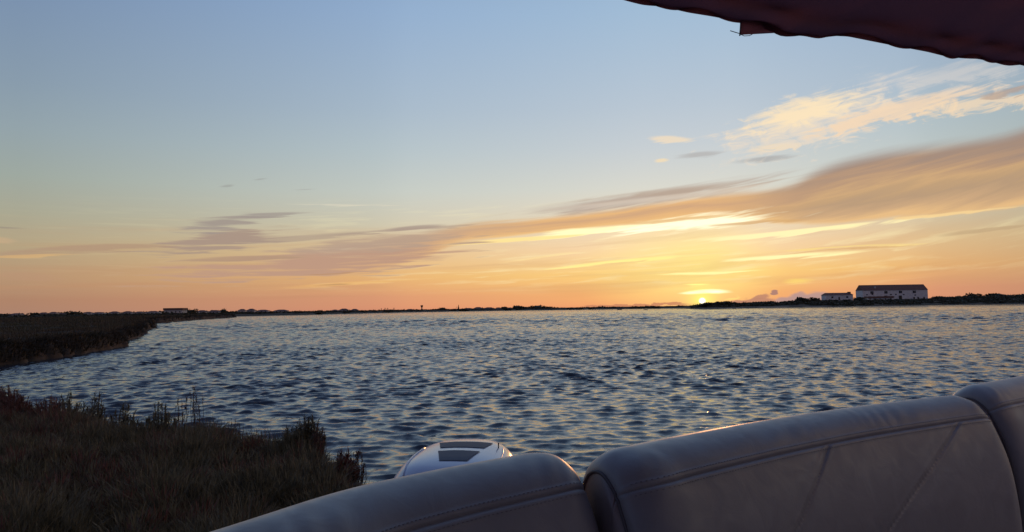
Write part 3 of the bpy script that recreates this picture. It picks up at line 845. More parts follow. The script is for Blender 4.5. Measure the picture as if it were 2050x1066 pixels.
def palm(px, top, base, label):
    d = 800; h = px_len(base - top, d); p = at_y(px, base, d)
    e = empty('palm_tree', p, random.random() * 6, label, 'palm tree', 'palms on the far shore left of the water tower')
    MB().tube([(0, 0, -.5), (.1, 0, h * .5), (0, 0, h * .82)], [.35, .25, .22], 6).build('trunk', MAT['trunk'], e)
    m = MB()
    for k in range(16):
        a = k * 2.4; l = h * .30
        q = [(math.cos(a) * l * t, math.sin(a) * l * t, h * .82 + l * (.55 * math.sin(t * 2.6) - .1)) for t in (0, .35, .7, 1.)]
        sx, sy = -math.sin(a) * .28, math.cos(a) * .28
        vs = []
        for j, (a_, b_, c_) in enumerate(q):
            k_ = (1, 1.2, .9, .2)[j]; vs += [(a_ - sx * k_, b_ - sy * k_, c_), (a_, b_, c_ + .12), (a_ + sx * k_, b_ + sy * k_, c_)]
        m.poly(vs, [[j * 3 + s_, j * 3 + s_ + 1, j * 3 + s_ + 4, j * 3 + s_ + 3] for j in range(3) for s_ in (0, 1)])
    m.build('crown', MAT['crown'], e)
for px, top, lab in ((763.5, 618, 'leftmost of the four tiny palms on the far shore'), (771, 617, 'second palm from the left on the far shore'),
                     (776, 617.2, 'third palm from the left on the far shore'), (788.5, 616.8, 'rightmost palm, nearest the water tower')):
    palm(px, top, 623, lab)

# ---- houses
def house(px0, px1, base, eave, ridge, d, label, wall='white', roof='hip', wins=2, depth=None, name='house', cat='house', inset=.25, chim=None, door=True, group=None, winsize=None, roofm='tile', rz=None, z_down=1.5):
    pa, pb = at_y(px0, base, d), at_y(px1, base, d)
    Lw = pb.x - pa.x; D = depth or max(6., Lw * .6)
    zc = (pa.z + pb.z) / 2
    cx = (pa.x + pb.x) / 2
    hw = px_len(base - eave, d); hr = px_len(eave - ridge, d)
    e = empty(name, (cx, d, zc), 0, label, cat, group)
    x0, x1 = -Lw / 2, Lw / 2
    MB().box(x0, x1, 0, D, -z_down, hw).build('wall', MAT[wall], e)
    m = MB(); o = .35
    if roof == 'hip':
        i_ = min(D / 2, Lw * inset)
        vs = [(x0 - o, -o, hw), (x1 + o, -o, hw), (x1 + o, D + o, hw), (x0 - o, D + o, hw), (x0 + i_, D / 2, hw + hr), (x1 - i_, D / 2, hw + hr)]
        m.poly(vs, [[0, 1, 5, 4], [1, 2, 5], [2, 3, 4, 5], [3, 0, 4], [3, 2, 1, 0]])
    elif roof == 'gable':
        vs = [(x0 - .1, -o, hw), (x1 + .1, -o, hw), (x1 + .1, D + o, hw), (x0 - .1, D + o, hw), (x0 - .1, D / 2, hw + hr), (x1 + .1, D / 2, hw + hr)]
        m.poly(vs, [[0, 1, 5, 4], [1, 2, 5], [2, 3, 4, 5], [3, 0, 4], [3, 2, 1, 0]])
    else:
        m.box(x0 - .6, x1 + .6, -.6, D + .6, hw, hw + hr)
    ro = m.build('roof', MAT[roofm], e)
    if chim is not None:
        cxx = x0 + Lw * chim[0]
        MB().box(cxx - chim[1] / 2, cxx + chim[1] / 2, D * chim[2] - .6, D * chim[2] + .6, hw, hw + hr + chim[3]).build('chimney', MAT[chim[4] if len(chim) > 4 else 'rooftin'], ro)
    ws = winsize or (min(1.4, Lw * .12), min(1.3, hw * .4))
    for k in range(wins):
        xc = x0 + Lw * (k + .5 + .12 * math.sin(k * 7 + px0)) / wins
        zc_ = hw * .58
        wf = MB().box(xc - ws[0] / 2 - .1, xc + ws[0] / 2 + .1, -.06, -.005, zc_ - ws[1] / 2 - .1, zc_ + ws[1] / 2 + .1).build('window', MAT[wall], e)
        MB().box(xc - ws[0] / 2, xc + ws[0] / 2, -.09, -.062, zc_ - ws[1] / 2, zc_ + ws[1] / 2).build('pane', MAT['window'], wf)
    if door:
        xc = x0 + Lw * .5
        MB().box(xc - .5, xc + .5, -.08, -.004, 0, min(2.1, hw * .8)).build('door', MAT['door'], e)
    return e
hs = [
 (18, 40, 633, 629.6, 627.4, 'small white house at the far left end of the town', 'grey'),
 (76, 92, 632.5, 628.6, 625.8, 'pale house with dark hipped roof, first of the pair left of the round tree', 'grey'),
 (96, 112, 632, 627.5, 624.8, 'pale house touching the left side of the round tree', 'cream'),
 (112, 128, 631.6, 629.4, 627.4, 'low bright white house in front of the far left row', 'white'),
 (165, 182, 631.5, 627.2, 624.8, 'cream house right of the round tree', 'cream'),
 (184, 206, 631, 627.6, 625.2, 'long low white house in the middle of the far left row', 'white'),
 (217, 236, 630.6, 626.4, 623.8, 'white house with dark roof left of the narrow gap', 'cream'),
 (244, 262, 630.4, 626, 623.4, 'grey house right of the narrow gap', 'grey'),
 (268, 284, 630, 626.2, 624, 'little white house before the bright low one', 'cream'),
 (290, 316, 629.5, 625.8, 623, 'pale long house just left of the flat-roofed building', 'white'),
 (392, 412, 629, 624.2, 621.4, 'cream house right of the two small trees', 'cream'),
 (416, 438, 628.5, 624.4, 621.2, 'white house left of the narrow tree', 'grey'),
 (476, 490, 627.5, 622, 619, 'left villa of the tall close pair', 'cream'),
 (494, 509, 627.3, 621.6, 618.4, 'right villa of the tall close pair', 'grey'),
 (513, 536, 627, 622.6, 620.4, 'low wide house right of the villa pair', 'grey'),
 (548, 574, 626.6, 622.4, 620.2, 'long dark-roofed house standing apart right of the low wide house', 'grey'),
 (663, 676, 626, 622.4, 620.2, 'small house at the left of the hilltop group', 'grey'),
 (678, 697, 626, 621.4, 618.2, 'bigger house with hipped roof in the hilltop group', 'cream'),
 (702, 716, 625.5, 621.4, 618.8, 'white house at the right of the hilltop group', 'white'),
 (812, 828, 624.6, 621, 619, 'low house just left of the water tower', 'grey'),
 (880, 896, 623.6, 620.6, 618.6, 'low pale house in front of the round tree right of the tower', 'cream'),
 (930, 946, 622.6, 619.2, 617, 'pale house at the left end of the white row', 'grey'),
 (948, 966, 622.3, 617.8, 615.2, 'taller white house in the white row', 'white'),
 (968, 990, 622, 618.2, 615.6, 'long white house in the middle of the white row', 'cream'),
 (992, 1004, 621.6, 618, 616, 'small white house left of the umbrella pine', 'white'),
 (1012, 1028, 621.2, 618.2, 616, 'low cream house right of the umbrella pine', 'cream'),
]
for i, (a, b, base, eave, ridge, lab, wl) in enumerate(hs):
    house(a, b, base, eave, ridge, 820 + (i * 37) % 60, lab, wl, 'hip', 2 if b - a < 18 else 3, inset=.3, group='distant houses along the far shore')
house(328, 365, 630, 621.3, 617.2, 760, 'long building with a thick flat dark roof on the far left shore', 'cream', 'flat', 4, name='long_building', cat='building')
# warehouse and small house on the right
dW = rshore(1790) + 92
w_ = house(1727.5, 1858, 600.6, 581.2, 570, dW, 'big long white warehouse with dark tiled roof on the right shore', 'white', 'gable', 0, depth=11., name='warehouse', cat='warehouse',
      chim=(.215, 1.1, .22, -1.2), door=False, roofm='tile')
def wpart(name, pxa, pya, pxb, pyb, m, parent, thick=.08, off=0.):
    a = at_y(pxa, pyb, dW) - parent.location if parent.parent is None else None
    a = at_y(pxa, pyb, dW) - w_.location; b = at_y(pxb, pya, dW) - w_.location
    return MB().box(a.x, b.x, -thick - off, -.004 - off, a.z, b.z).build(name, MAT[m], parent)
for cx_, cy_ in ((1745.5, 586.2), (1773.5, 585.6), (1802.5, 585), (1830.2, 584.6)):
    wf = wpart('window', cx_ - 3.6, cy_ - 3.1, cx_ + 3.6, cy_ + 3.1, 'white', w_)
    wpart('pane', cx_ - 3., cy_ - 2.6, cx_ - .25, cy_ + 2.6, 'window', wf, .03, .082)
    wpart('pane', cx_ + .25, cy_ - 2.6, cx_ + 3., cy_ + 2.6, 'window', wf, .03, .082)
for cx_, cy_ in ((1735.5, 590.4), (1746.5, 589.6), (1783.5, 590), (1793.5, 589.8), (1832, 591.2), (1809, 590)):
    wf = wpart('window', cx_ - 1.7, cy_ - 1.3, cx_ + 1.7, cy_ + 1.3, 'grey', w_)
    wpart('pane', cx_ - 1.4, cy_ - 1., cx_ + 1.4, cy_ + 1., 'window', wf, .03, .082)
for cx_ in (1773.5, 1802.5):
    wpart('door', cx_ - 3., 592.2, cx_ + 3., 599, 'door', w_)
for cx_ in (1830, 1838, 1850):
    wpart('shutter', cx_ - 1.6, 595, cx_ + 1.6, 598.5, 'door', w_)
# low annex and yard wall in front
pa = at_y(1733, 601.2, dW - 6)
an = house(1738, 1788, 601.5, 597, 593.6, dW - 6, 'low lean-to shed along the front of the warehouse', 'white', 'flat', 5, depth=4.5, name='shed', cat='shed', door=False, winsize=(1.2, .6))
yw = empty('yard_wall', at_y(1760, 601.5, dW - 11), 0, 'low white yard wall running before the warehouse', 'wall')
pa, pb = at_y(1733, 601.8, dW - 11), at_y(1796, 601.2, dW - 11)
MB().box(pa.x - yw.location.x, pb.x - yw.location.x, 0, .3, -1.2, .35).build('wall_panel', MAT['white'], yw)
MB().box(pa.x - yw.location.x - .05, pb.x - yw.location.x + .05, -.05, .35, .352, .43).build('coping', MAT['concrete'], yw)
dS = rshore(1680) + 88
house(1652.5, 1708, 601.5, 591, 586.4, dS, 'small white house with tiled roof left of the warehouse', 'white', 'hip', 2, depth=6.5, name='small_house', cat='house', inset=.06,
      chim=(.93, 1.9, .45, .55, 'door'), winsize=(1.3, 1.2))
dd_ = rshore(1527) + 30
house(1521, 1534, 613.2, 610.8, 609.6, dd_, 'tiny pale beach hut at the foot of the scrub', 'cream', 'gable', 1, depth=2.5, name='beach_hut', cat='hut')

# ---- water tower
dT = 1900.
pT = at_y(844.5, 623, dT); k_ = dT / FOC
e = empty('water_tower', pT, 0, 'tall concrete water tower with a wide dark tank on the far shore', 'water tower')
MB().tube([(0, 0, -4), (0, 0, 2 * k_), (0, 0, 7.0 * k_)], [1.8 * k_, 1.25 * k_, 1.15 * k_], 12).build('shaft', MAT['concrete'], e)
MB().tube([(0, 0, 7.0 * k_), (0, 0, 8.6 * k_), (0, 0, 11 * k_), (0, 0, 11.5 * k_)], [1.2 * k_, 2.3 * k_, 2.6 * k_, 2.4 * k_], 16).build('tank', MAT['tile'], e)
e = empty('mast', at_y(914.6, 622, 800), 0, 'thin pale mast just left of the cypress', 'mast')
MB().tube([(0, 0, -.5), (0, 0, px_len(8, 800))], [.22, .12], 6).build('pole', MAT['concrete'], e)
MB().tube([(-.9, 0, px_len(6.5, 800)), (.9, 0, px_len(6.5, 800))], .1, 5).build('crossbar', MAT['concrete'], e)

# ---- boats on the water
def small_boat(px, py, wpx, label, person=False, rz=0.):
    d = depth_of(px, py); L = px_len(wpx, d); W = L * .34; H = L * .15
    e = empty('small_boat', (X(px, d), d, 0), rz, label, 'boat')
    n = 12; V = []
    for i in range(n + 1):
        t = i / n; xx = (t - .5) * L; hw = W / 2 * (1 - max(0, (t - .45) / .55) ** 2.2) * (.86 + .14 * min(1, t * 4)); sh = H * (1 + .5 * max(0, t - .4) ** 1.5 * 2)
        V += [(xx, -hw, sh), (xx, -hw * .75, -.1), (xx, 0, -.22), (xx, hw * .75, -.1), (xx, hw, sh), (xx, hw * .82, sh - .03), (xx, 0, .05), (xx, -hw * .82, sh - .03)]
    F = [[i * 8 + j, i * 8 + (j + 1) % 8, (i + 1) * 8 + (j + 1) % 8, (i + 1) * 8 + j] for i in range(n) for j in range(8)] + [[j for j in range(8)][::-1], [n * 8 + j for j in range(8)]]
    link('hull', mesh_np('hull', V, F, MAT['boatpaint']), e)
    MB().box(-L * .12, -L * .04, -W * .4, W * .4, H * .6, H * .75).build('thwart', MAT['door'], e)
    MB().box(L * .16, L * .24, -W * .36, W * .36, H * .6, H * .75).build('thwart', MAT['door'], e)
    MB().box(-L * .56, -L * .49, -.12, .12, -.3, H * 2.1).build('engine', MAT['window'], e)
    if person:
        c = MB().box(L * .0, L * .22, -W * .22, W * .22, H * .5, H * 1.9).build('console', MAT['boatpaint'], e)
        MB().tube([(L * .33, 0, H), (L * .33, 0, H * 3.6)], .06, 5).build('pole', MAT['door'], e)
    return e
small_boat(1240.5, 620.6, 9.5, 'dark open boat moored out on the water, left of the other', True, .25)
small_boat(1293, 620.9, 6.5, 'smallest dark boat floating right of the moored boat', False, -.4)
small_boat(1470.5, 618.4, 7, 'flat dark boat pulled up near the sandy strip', False, .1)

# ------------------------------------------------------------------ lounge backrests
def leather(name, a, b, rough=.52):
    m = mat(name, a, rough, .1, 9., .0, second=b, spec=.7, coat=.8)
    m.node_tree.nodes['Principled BSDF'].inputs['Coat Roughness'].default_value = .45
    nt = m.node_tree; bs = nt.nodes['Principled BSDF']; S.tree = nt
    t = nt.nodes.new('ShaderNodeTexCoord'); o = S(t.outputs['Object'])
    vo = nt.nodes.new('ShaderNodeTexVoronoi'); vo.inputs['Scale'].default_value = 420; vo.feature = 'DISTANCE_TO_EDGE'
    nt.links.new(o.k, vo.inputs['Vector'])
    n1 = noise(o, 14., 4, .5, 1.2, '3D'); n2 = noise(o, 60., 3, .5, 0, '3D')
    h = S(vo.outputs['Distance']) * .10 + n1 * .9 + n2 * .18
    bp = nt.nodes.new('ShaderNodeBump'); bp.inputs['Strength'].default_value = .32; bp.inputs['Distance'].default_value = .006
    nt.links.new(h.k, bp.inputs['Height']); nt.links.new(bp.outputs[0], bs.inputs['Normal'])
    r = mapr(n1, .3, .7, rough - .07, rough + .1)
    nt.links.new(r.k, bs.inputs['Roughness'])
    return m
MAT['vinyl'] = leather('grey_vinyl', (.275, .248, .238), (.30, .268, .255))
MAT['vinyl_side'] = leather('taupe_vinyl', (.27, .20, .185), (.24, .18, .165), .5)
MAT['thread'] = mat('seam_thread', (.20, .18, .18), .8, .1)
MAT['piping'] = mat('vinyl_piping', (.12, .10, .10), .5, .1)
SECT = [(-.13, -.62), (-.125, -.40), (-.12, -.22), (-.108, -.11), (-.085, -.045), (-.05, -.012), (-.01, 0), (.03, -.008), (.062, -.028), (.088, -.060), (.112, -.103), (.138, -.168), (.158, -.25), (.170, -.34), (.176, -.46), (.178, -.62)]
SEAM = 9                                    # section index of the upper seam
def catmull(P, t):
    P = np.asarray(P, float); n = len(P) - 1
    t = np.clip(t, 0, n - 1e-9); i = t.astype(int); f = (t - i)[:, None]
    a = P[np.clip(i - 1, 0, n)]; b = P[i]; c = P[np.clip(i + 1, 0, n)]; d = P[np.clip(i + 2, 0, n)]
    return .5 * ((2 * b) + (-a + c) * f + (2 * a - 5 * b + 4 * c - d) * f ** 2 + (-a + 3 * b - 3 * c + d) * f ** 3)
TOP_Z = CAM_H - .30
def cushion(path, label, diags=(), ends=(True, True), rr=.085, TOP_Z=TOP_Z):
    P = catmull(path, np.linspace(0, len(path) - 1, 900))
    L = np.concatenate([[0], np.cumsum(np.hypot(*np.diff(P, axis=0).T))]); tot = L[-1]
    # stations: dense near the ends
    e = np.linspace(0, 1, 22)
    s = np.concatenate([rr * 1.1 * e ** 1.6, np.linspace(rr * 1.1, tot - rr * 1.1, int(tot / .006))[1:-1], tot - (rr * 1.1 * e ** 1.6)[::-1]])
    px_ = np.interp(s, L, P[:, 0]); py_ = np.interp(s, L, P[:, 1])
    tx = np.gradient(px_, s); ty = np.gradient(py_, s); k = np.hypot(tx, ty); tx /= k; ty /= k
    tq = np.concatenate([np.linspace(0, 5, 14)[:-1], np.linspace(5, 8.4, 26)[:-1], np.linspace(8.4, 9.6, 23)[:-1], np.linspace(9.6, 15, 60)])
    sec = catmull(SECT, tq)
    nrm = np.gradient(sec, axis=0); nrm = np.stack([-nrm[:, 1], nrm[:, 0]], 1); nrm /= np.linalg.norm(nrm, axis=1)[:, None]
    nrm *= np.sign(nrm[len(nrm) // 3, 1])   # outward
    # curvature-safe outward normals
    S_, T_ = np.meshgrid(s, tq, indexing='ij')
    u_ = np.tile(sec[:, 0], (len(s), 1)); z_ = np.tile(sec[:, 1], (len(s), 1))
    nu = np.tile(nrm[:, 0], (len(s), 1)); nz = np.tile(nrm[:, 1], (len(s), 1))
    def inset(dist):
        q = np.clip(1 - dist / rr, 0, 1); return .042 * (1 - np.sqrt(np.clip(1 - q ** 2.2, 0, 1)))
    ins = np.zeros_like(S_)
    if ends[0]: ins += inset(S_)
    if ends[1]: ins += inset(tot - S_)
    fill = .006 * np.sin(math.pi * np.clip(S_ / tot, 0, 1)) ** .5 * np.clip((T_ - 9) / 3., 0, 1) * np.clip((15 - T_) / 3, 0, 1)
    # seam grooves
    g = .0032 * np.exp(-((T_ - SEAM) / .06) ** 2) - .0016 * (np.exp(-((T_ - SEAM - .22) / .12) ** 2) + np.exp(-((T_ - SEAM + .22) / .12) ** 2))
    arc = np.concatenate([[0], np.cumsum(np.hypot(*np.diff(sec, axis=0).T))]); a0 = np.interp(SEAM, tq, arc)
    A_ = np.tile(arc - a0, (len(s), 1))
    diag_s = []
    for (s0, s1) in diags:                  # distance along at the seam and at .42 m below it
        sl = (s1 - s0) / .42
        dl = (S_ - (s0 + sl * A_)) / math.sqrt(1 + sl * sl)
        on = np.clip(A_ / .01, 0, 1)
        g = g + on * (.0030 * np.exp(-(dl / .0035) ** 2) - .0018 * np.exp(-((np.abs(dl) - .010) / .006) ** 2))
        fill -= on * .003 * np.exp(-(dl / .03) ** 2)
        diag_s.append(S_ - (s0 + sl * A_))
    # shallow puckers of the stretched cover
    wr = .0007 * np.sin(S_ * 95 + 9 * np.sin(S_ * 7) + T_ * 2.2) * np.exp(-((T_ - 7.6) / 1.1) ** 2) * (.5 + .5 * np.sin(S_ * 11 + 2)) + .0007 * np.sin(S_ * 60 + T_ * 3.) * np.exp(-((np.minimum(S_, tot - S_) - .05) / .05) ** 2)
    off = -ins + fill - g + wr
    u_ += nu * off; z_ += nz * off
    # front normal of the lounge: to the right of the heading
    fx, fy = ty, -tx
    Xc = px_[:, None] + fx[:, None] * u_; Yc = py_[:, None] + fy[:, None] * u_; Zc = TOP_Z + z_
    V = np.stack([Xc, Yc, Zc], -1)
    nS, nT = len(s), len(tq)
    F = grid_faces(nS, nT)
    fi = F[:, 0] // nT; fj = F[:, 0] % nT
    e = empty('backrest_cushion', (float(px_[nS // 2]), float(py_[nS // 2]), .80), 0, label, 'boat cushion', 'lounge backrest cushions of the boat')
    org = np.array(e.location)
    Vf = V.reshape(-1, 3) - org
    def part(name, mask, m):
        f = F[mask]; used, inv = np.unique(f, return_inverse=True)
        return link(name, mesh_np(name, Vf[used], inv.reshape(f.shape), m, True), e)
    top = tq[fj] < SEAM - 1e-6
    part('top_panel', top, MAT['vinyl'])
    fr = ~top
    if diag_s:
        cls = np.zeros(len(F), int)
        for d_ in diag_s: cls += (d_.reshape(-1)[F[:, 0]] > 0)
        for c in range(len(diag_s) + 1): part('front_panel', fr & (cls == c), MAT['vinyl'])
    else: part('front_panel', fr, MAT['vinyl'])
    # side panels and piping
    for k_, on in enumerate(ends):
        if not on: continue
        i = 0 if k_ == 0 else nS - 1
        ring = V[i] - org; sg = -1 if k_ == 0 else 1
        outv = np.array([tx[i] * sg, ty[i] * sg, 0.])
        cen = ring[nT // 2].copy() * 0 + np.array([ring[:, 0].mean(), ring[:, 1].mean(), 0]) ; spine = []
        VV_ = [ring]
        for lv in (.12, .3, .55, .8, 1.):
            c_ = np.stack([np.full(nT, cen[0]), np.full(nT, cen[1]), np.minimum(ring[:, 2], TOP_Z - org[2] - .11)], 1)
            VV_.append(ring * (1 - lv) + c_ * lv + outv * .016 * math.sin(lv * math.pi / 2))
        W_ = np.concatenate(VV_); FF = grid_faces(6, nT)
        link('side_panel', mesh_np('side_panel', W_, FF, MAT['vinyl_side'], True), e)
        rg_ = ring[::2] + outv * .001
        MB().tube([tuple(r_) for r_ in rg_], .0042, 6).build('piping', MAT['piping'], e, True)
    # stitching beside the seams
    st = MB()
    def stitch(i, t, d):
        j = int(np.argmin(np.abs(tq - t)))
        p = V[i, j] - org; q_ = V[min(i + 1, nS - 1), j] - org
        n_ = np.array([fx[i] * nrm[j, 0], fy[i] * nrm[j, 0], nrm[j, 1]])
        p = p + n_ * .0004
        a = (q_ - p); a = a / (np.linalg.norm(a) + 1e-9) * .0022; b = np.cross(n_, a); b = b / (np.linalg.norm(b) + 1e-9) * .0006
        h = n_ * .0006
        n0 = [p - a - b, p + a - b, p + a + b, p - a + b, p - a - b + h, p + a - b + h, p + a + b + h, p - a + b + h]
        st.poly(n0, [[4, 5, 6, 7], [0, 1, 5, 4], [1, 2, 6, 5], [2, 3, 7, 6], [3, 0, 4, 7]])
    last = -1
    for i in range(nS - 1):
        if s[i] - last > .0075 and .02 < s[i] < tot - .02:
            last = s[i]; stitch(i, SEAM - .28, 0); stitch(i, SEAM + .28, 0)
    so = st.build('stitching', MAT['thread'], e); so['kind'] = 'stuff'
    return e
cushion([(-.95, .25), (-.62, .70), (-.41, 1.017), (-.273, 1.254), (-.155, 1.385), (-.032, 1.493), (.04, 1.553), (.105, 1.606)], 'grey vinyl backrest cushion nearest the camera, in front of the outboard motor', ends=(True, True))
cushion([(.176, 1.566), (.255, 1.614), (.34, 1.69), (.609, 1.905), (.90, 2.112), (1.206, 2.297), (1.35, 2.378), (1.475, 2.44)], 'long middle grey vinyl backrest cushion with two diagonal seams', diags=((.74, .09), (1.38, .48)), ends=(True, True))
cushion([(1.53, 2.52), (1.66, 2.61), (1.88, 2.78), (2.2, 3.04), (2.6, 3.40)], 'farthest grey vinyl backrest cushion at the right edge of the picture', ends=(True, True), TOP_Z=CAM_H - .282)

# seat, base and deck of the boat (mostly below the frame)
path = [(-.95, .25), (-.41, 1.017), (-.032, 1.493), (.34, 1.70), (.9, 2.11), (1.5, 2.47), (2.6, 3.4)]
def offset_path(path, o):
    P = np.array(path, float); t = np.gradient(P, axis=0); t /= np.hypot(*t.T)[:, None]
    return P + np.stack([t[:, 1], -t[:, 0]], 1) * o
def ribbon(name, o0, o1, z0, z1, m, parent, rnd=.03):
    a = offset_path(path, o0); b = offset_path(path, o1); n = len(path); V = []
    for i in range(n):
        A, B = a[i], b[i]; w_v = (B - A) / np.linalg.norm(B - A) * rnd
        V += [(*A, z0), (*A, z1 - rnd), (*(A + w_v), z1), (*(B - w_v), z1), (*B, z1 - rnd), (*B, z0)]
    F = [[i * 6 + j, i * 6 + (j + 1) % 6, (i + 1) * 6 + (j + 1) % 6, (i + 1) * 6 + j] for i in range(n - 1) for j in range(6)] + [list(range(6)), [(n - 1) * 6 + j for j in range(5, -1, -1)]]
    return link(name, mesh_np(name, [(v_[0] - parent.location.x, v_[1] - parent.location.y, v_[2] - parent.location.z) for v_ in V], F, m), parent)
MAT['gel'] = mat('white_gelcoat', (.6, .6, .6), .25, .05)
MAT['deckmat'] = mat('deck_carpet', (.09, .085, .08), .95, .2, 60)
MAT['alu'] = mat('aluminium', (.5, .5, .5), .35, .1, metallic=.9)
bench = empty('lounge_bench', (.6, 1.6, .72), 0, 'curved seat base with grey vinyl seat pad below the backrest cushions', 'boat seat')
ribbon('seat_base', -.135, .52, .735, 1.02, MAT['gel'], bench)
ribbon('seat_pad', .185, .60, 1.024, 1.16, MAT['vinyl'], bench, .04)
boat = empty('boat_deck', (.6, .3, .45), 0, 'deck and twin floats of the boat the picture is taken from', 'boat')
def prism(name, pts, z0, z1, m, parent):
    n = len(pts); V = [(x_ - parent.location.x, y_ - parent.location.y, z - parent.location.z) for z in (z0, z1) for x_, y_ in pts]
    return link(name, mesh_np(name, V, [list(range(n))[::-1], [n + i for i in range(n)]] + [[i, (i + 1) % n, n + (i + 1) % n, n + i] for i in range(n)], m), parent)
outl = [tuple(p) for p in offset_path(path, -.2)]
tail = [(2.9, .9), (2.4, -2.5), (.2, -3.2), (-1.9, -1.4)]
prism('deck', outl + tail, .60, .70, MAT['gel'], boat)
prism('carpet', [tuple(p) for p in offset_path(path, .1)] + [(2.5, .9), (2.1, -2.2), (.2, -2.9), (-1.5, -1.3)], .704, .715, MAT['deckmat'], boat)
for a_, b_ in (((-.75, .9), (-1.2, -1.8)), ((1.6, 2.0), (1.3, -2.6))):
    MB().tube([(a_[0] - .6, a_[1] - .3, -.30), (a_[0] * .95 + b_[0] * .05 - .6, a_[1] * .9 + b_[1] * .1 - .3, -.30), (b_[0] - .6, b_[1] - .3, -.30)], [.22, .34, .34], 18).build('float', MAT['alu'], boat, True)

# ------------------------------------------------------------------ outboard motor
MAT['cowl'] = mat('white_cowl_paint', (.55, .62, .74), .24, .04, 3, spec=.5, coat=.3)
MAT['decal'] = mat('blue_grey_decal', (.035, .045, .09), .6, .1, 5)
MAT['engine_dark'] = mat('engine_dark', (.05, .055, .06), .4, .1)
mo = empty('outboard_motor', (-.228, 2.98, .942), rad(-6), 'white outboard motor with two dark blue panels on its cowling top', 'outboard motor')
def rring(cx, cy, hx, hy, z, n=48, p=3.2, nose=0., zf=0.):
    out = []
    for i in range(n):
        t = 2 * math.pi * i / n; c, s_ = math.cos(t), math.sin(t)
        x_ = hx * math.copysign(abs(c) ** (2 / p), c); y_ = hy * math.copysign(abs(s_) ** (2 / p), s_)
        wz = 1 - nose * (y_ / hy)                       # narrower at one end
        out.append((cx + x_ * wz, cy + y_, z + zf * (-y_ / hy)))
    return out
#            cy   hx   hy    z    p   frontdrop
rings = [(.04, .245, .37, -.30, 3.2, 0), (.04, .262, .39, -.10, 3.0, 0), (.04, .258, .385, .10, 3.0, 0), (.045, .243, .372, .205, 3.0, -.012), (.05, .222, .355, .27, 2.9, -.02),
         (.055, .196, .332, .325, 2.9, -.028), (.058, .176, .312, .357, 2.8, -.030), (.06, .158, .292, .374, 2.8, -.026), (.062, .125, .245, .386, 2.7, -.020), (.065, .075, .16, .393, 2.5, -.010), (.065, .025, .05, .396, 2.2, -.002)]
V = []; F = []
n = 48
for cy_, hx, hy, z, p_, zf in rings: V += rring(0, cy_, hx * 1.14, hy, z, n, p_, .10, zf * .35)
for i in range(len(rings) - 1):
    for j in range(n): F.append([i * n + j, i * n + (j + 1) % n, (i + 1) * n + (j + 1) % n, (i + 1) * n + j])
F.append([(len(rings) - 1) * n + j for j in range(n)])
cowl_me = mesh_np('cowling', V, F, MAT['cowl'], True)
cw = link('cowling', cowl_me, mo)
bvh = BVHTree.FromPolygons([Vector(v_) for v_ in V], F)
def on_cowl(x_, y_, lift=.002):
    h_ = bvh.ray_cast(Vector((x_, y_, 1.5)), Vector((0, 0, -1)))
    return (x_, y_, h_[0].z + lift) if h_[0] else (x_, y_, .3)
def decal(quad, name, m, nx=24, ny=8, lift=.0025, th=.0):
    V = []
    for j in range(ny + 1):
        for i in range(nx + 1):
            a, b = i / nx, j / ny
            x_ = (quad[0][0] * (1 - a) + quad[1][0] * a) * (1 - b) + (quad[3][0] * (1 - a) + quad[2][0] * a) * b
            y_ = (quad[0][1] * (1 - a) + quad[1][1] * a) * (1 - b) + (quad[3][1] * (1 - a) + quad[2][1] * a) * b
            V.append(on_cowl(x_, y_, lift))
    return link(name, mesh_np(name, V, grid_faces(ny + 1, nx + 1), m, True), mo)
decal([(-.085, .085), (.095, .085), (.118, .205), (-.112, .205)], 'decal', MAT['decal'])
decal([(-.045, -.13), (.062, -.13), (.090, .02), (-.080, .02)], 'decal', MAT['decal'])
# moulded ridge lines either side and the parting line
for sgn in (-1, 1):
    pts = [on_cowl(sgn * (.165 + .012 * math.sin(t * 3.1)), -.20 + .36 * t, .0015) for t in np.linspace(0, 1, 14)]
    MB().tube(pts, .0035, 6).build('ridge', MAT['cowl'], mo, True)
MB().tube([(x_, y_, z) for x_, y_, z in rring(0, .04, .2635 * 1.14, .3915, -.10, 48, 3.0, .10)] + [rring(0, .04, .2635 * 1.14, .3915, -.10, 48, 3.0, .10)[0]], .008, 6).build('gasket', MAT['engine_dark'], mo)
MB().tube([on_cowl(.148, .14, 0), tuple(np.array(on_cowl(.148, .14, 0)) + (0, 0, .022))], .0028, 6).build('latch_pin', MAT['engine_dark'], mo)
MB().tube([(0, .0, -.30), (0, .0, -.55), (0, .02, -1.25)], [.17, .12, .09], 16).build('leg', MAT['cowl'], mo, True)
MB().box(-.16, .16, -.42, -.10, -.50, -.36).build('bracket', MAT['engine_dark'], mo)

# ------------------------------------------------------------------ canopy
MAT['canvas'] = mat('maroon_canvas', (.17, .06, .08), .9, .2, 3, .5, 300)
nt = MAT['canvas'].node_tree
tr = nt.nodes.new('ShaderNodeBsdfTranslucent'); tr.inputs[0].default_value = (.8, .50, .54, 1)
mxs = nt.nodes.new('ShaderNodeMixShader'); mxs.inputs[0].default_value = .4
om = [n_ for n_ in nt.nodes if n_.type == 'OUTPUT_MATERIAL'][0]
nt.links.new(nt.nodes['Principled BSDF'].outputs[0], mxs.inputs[1]); nt.links.new(tr.outputs[0], mxs.inputs[2]); nt.links.new(mxs.outputs[0], om.inputs[0])
ca = empty('bimini_canopy', (.8, .6, 2.5), 0, 'dark maroon canvas canopy over the boat, its wavy hem hanging into the sky', 'canopy')
E0, E1 = Vector((.23, 1.46)), Vector((1.29, 1.88))
Ed = (E1 - E0).normalized(); En = Vector((Ed.y, -Ed.x))      # inward, towards the camera
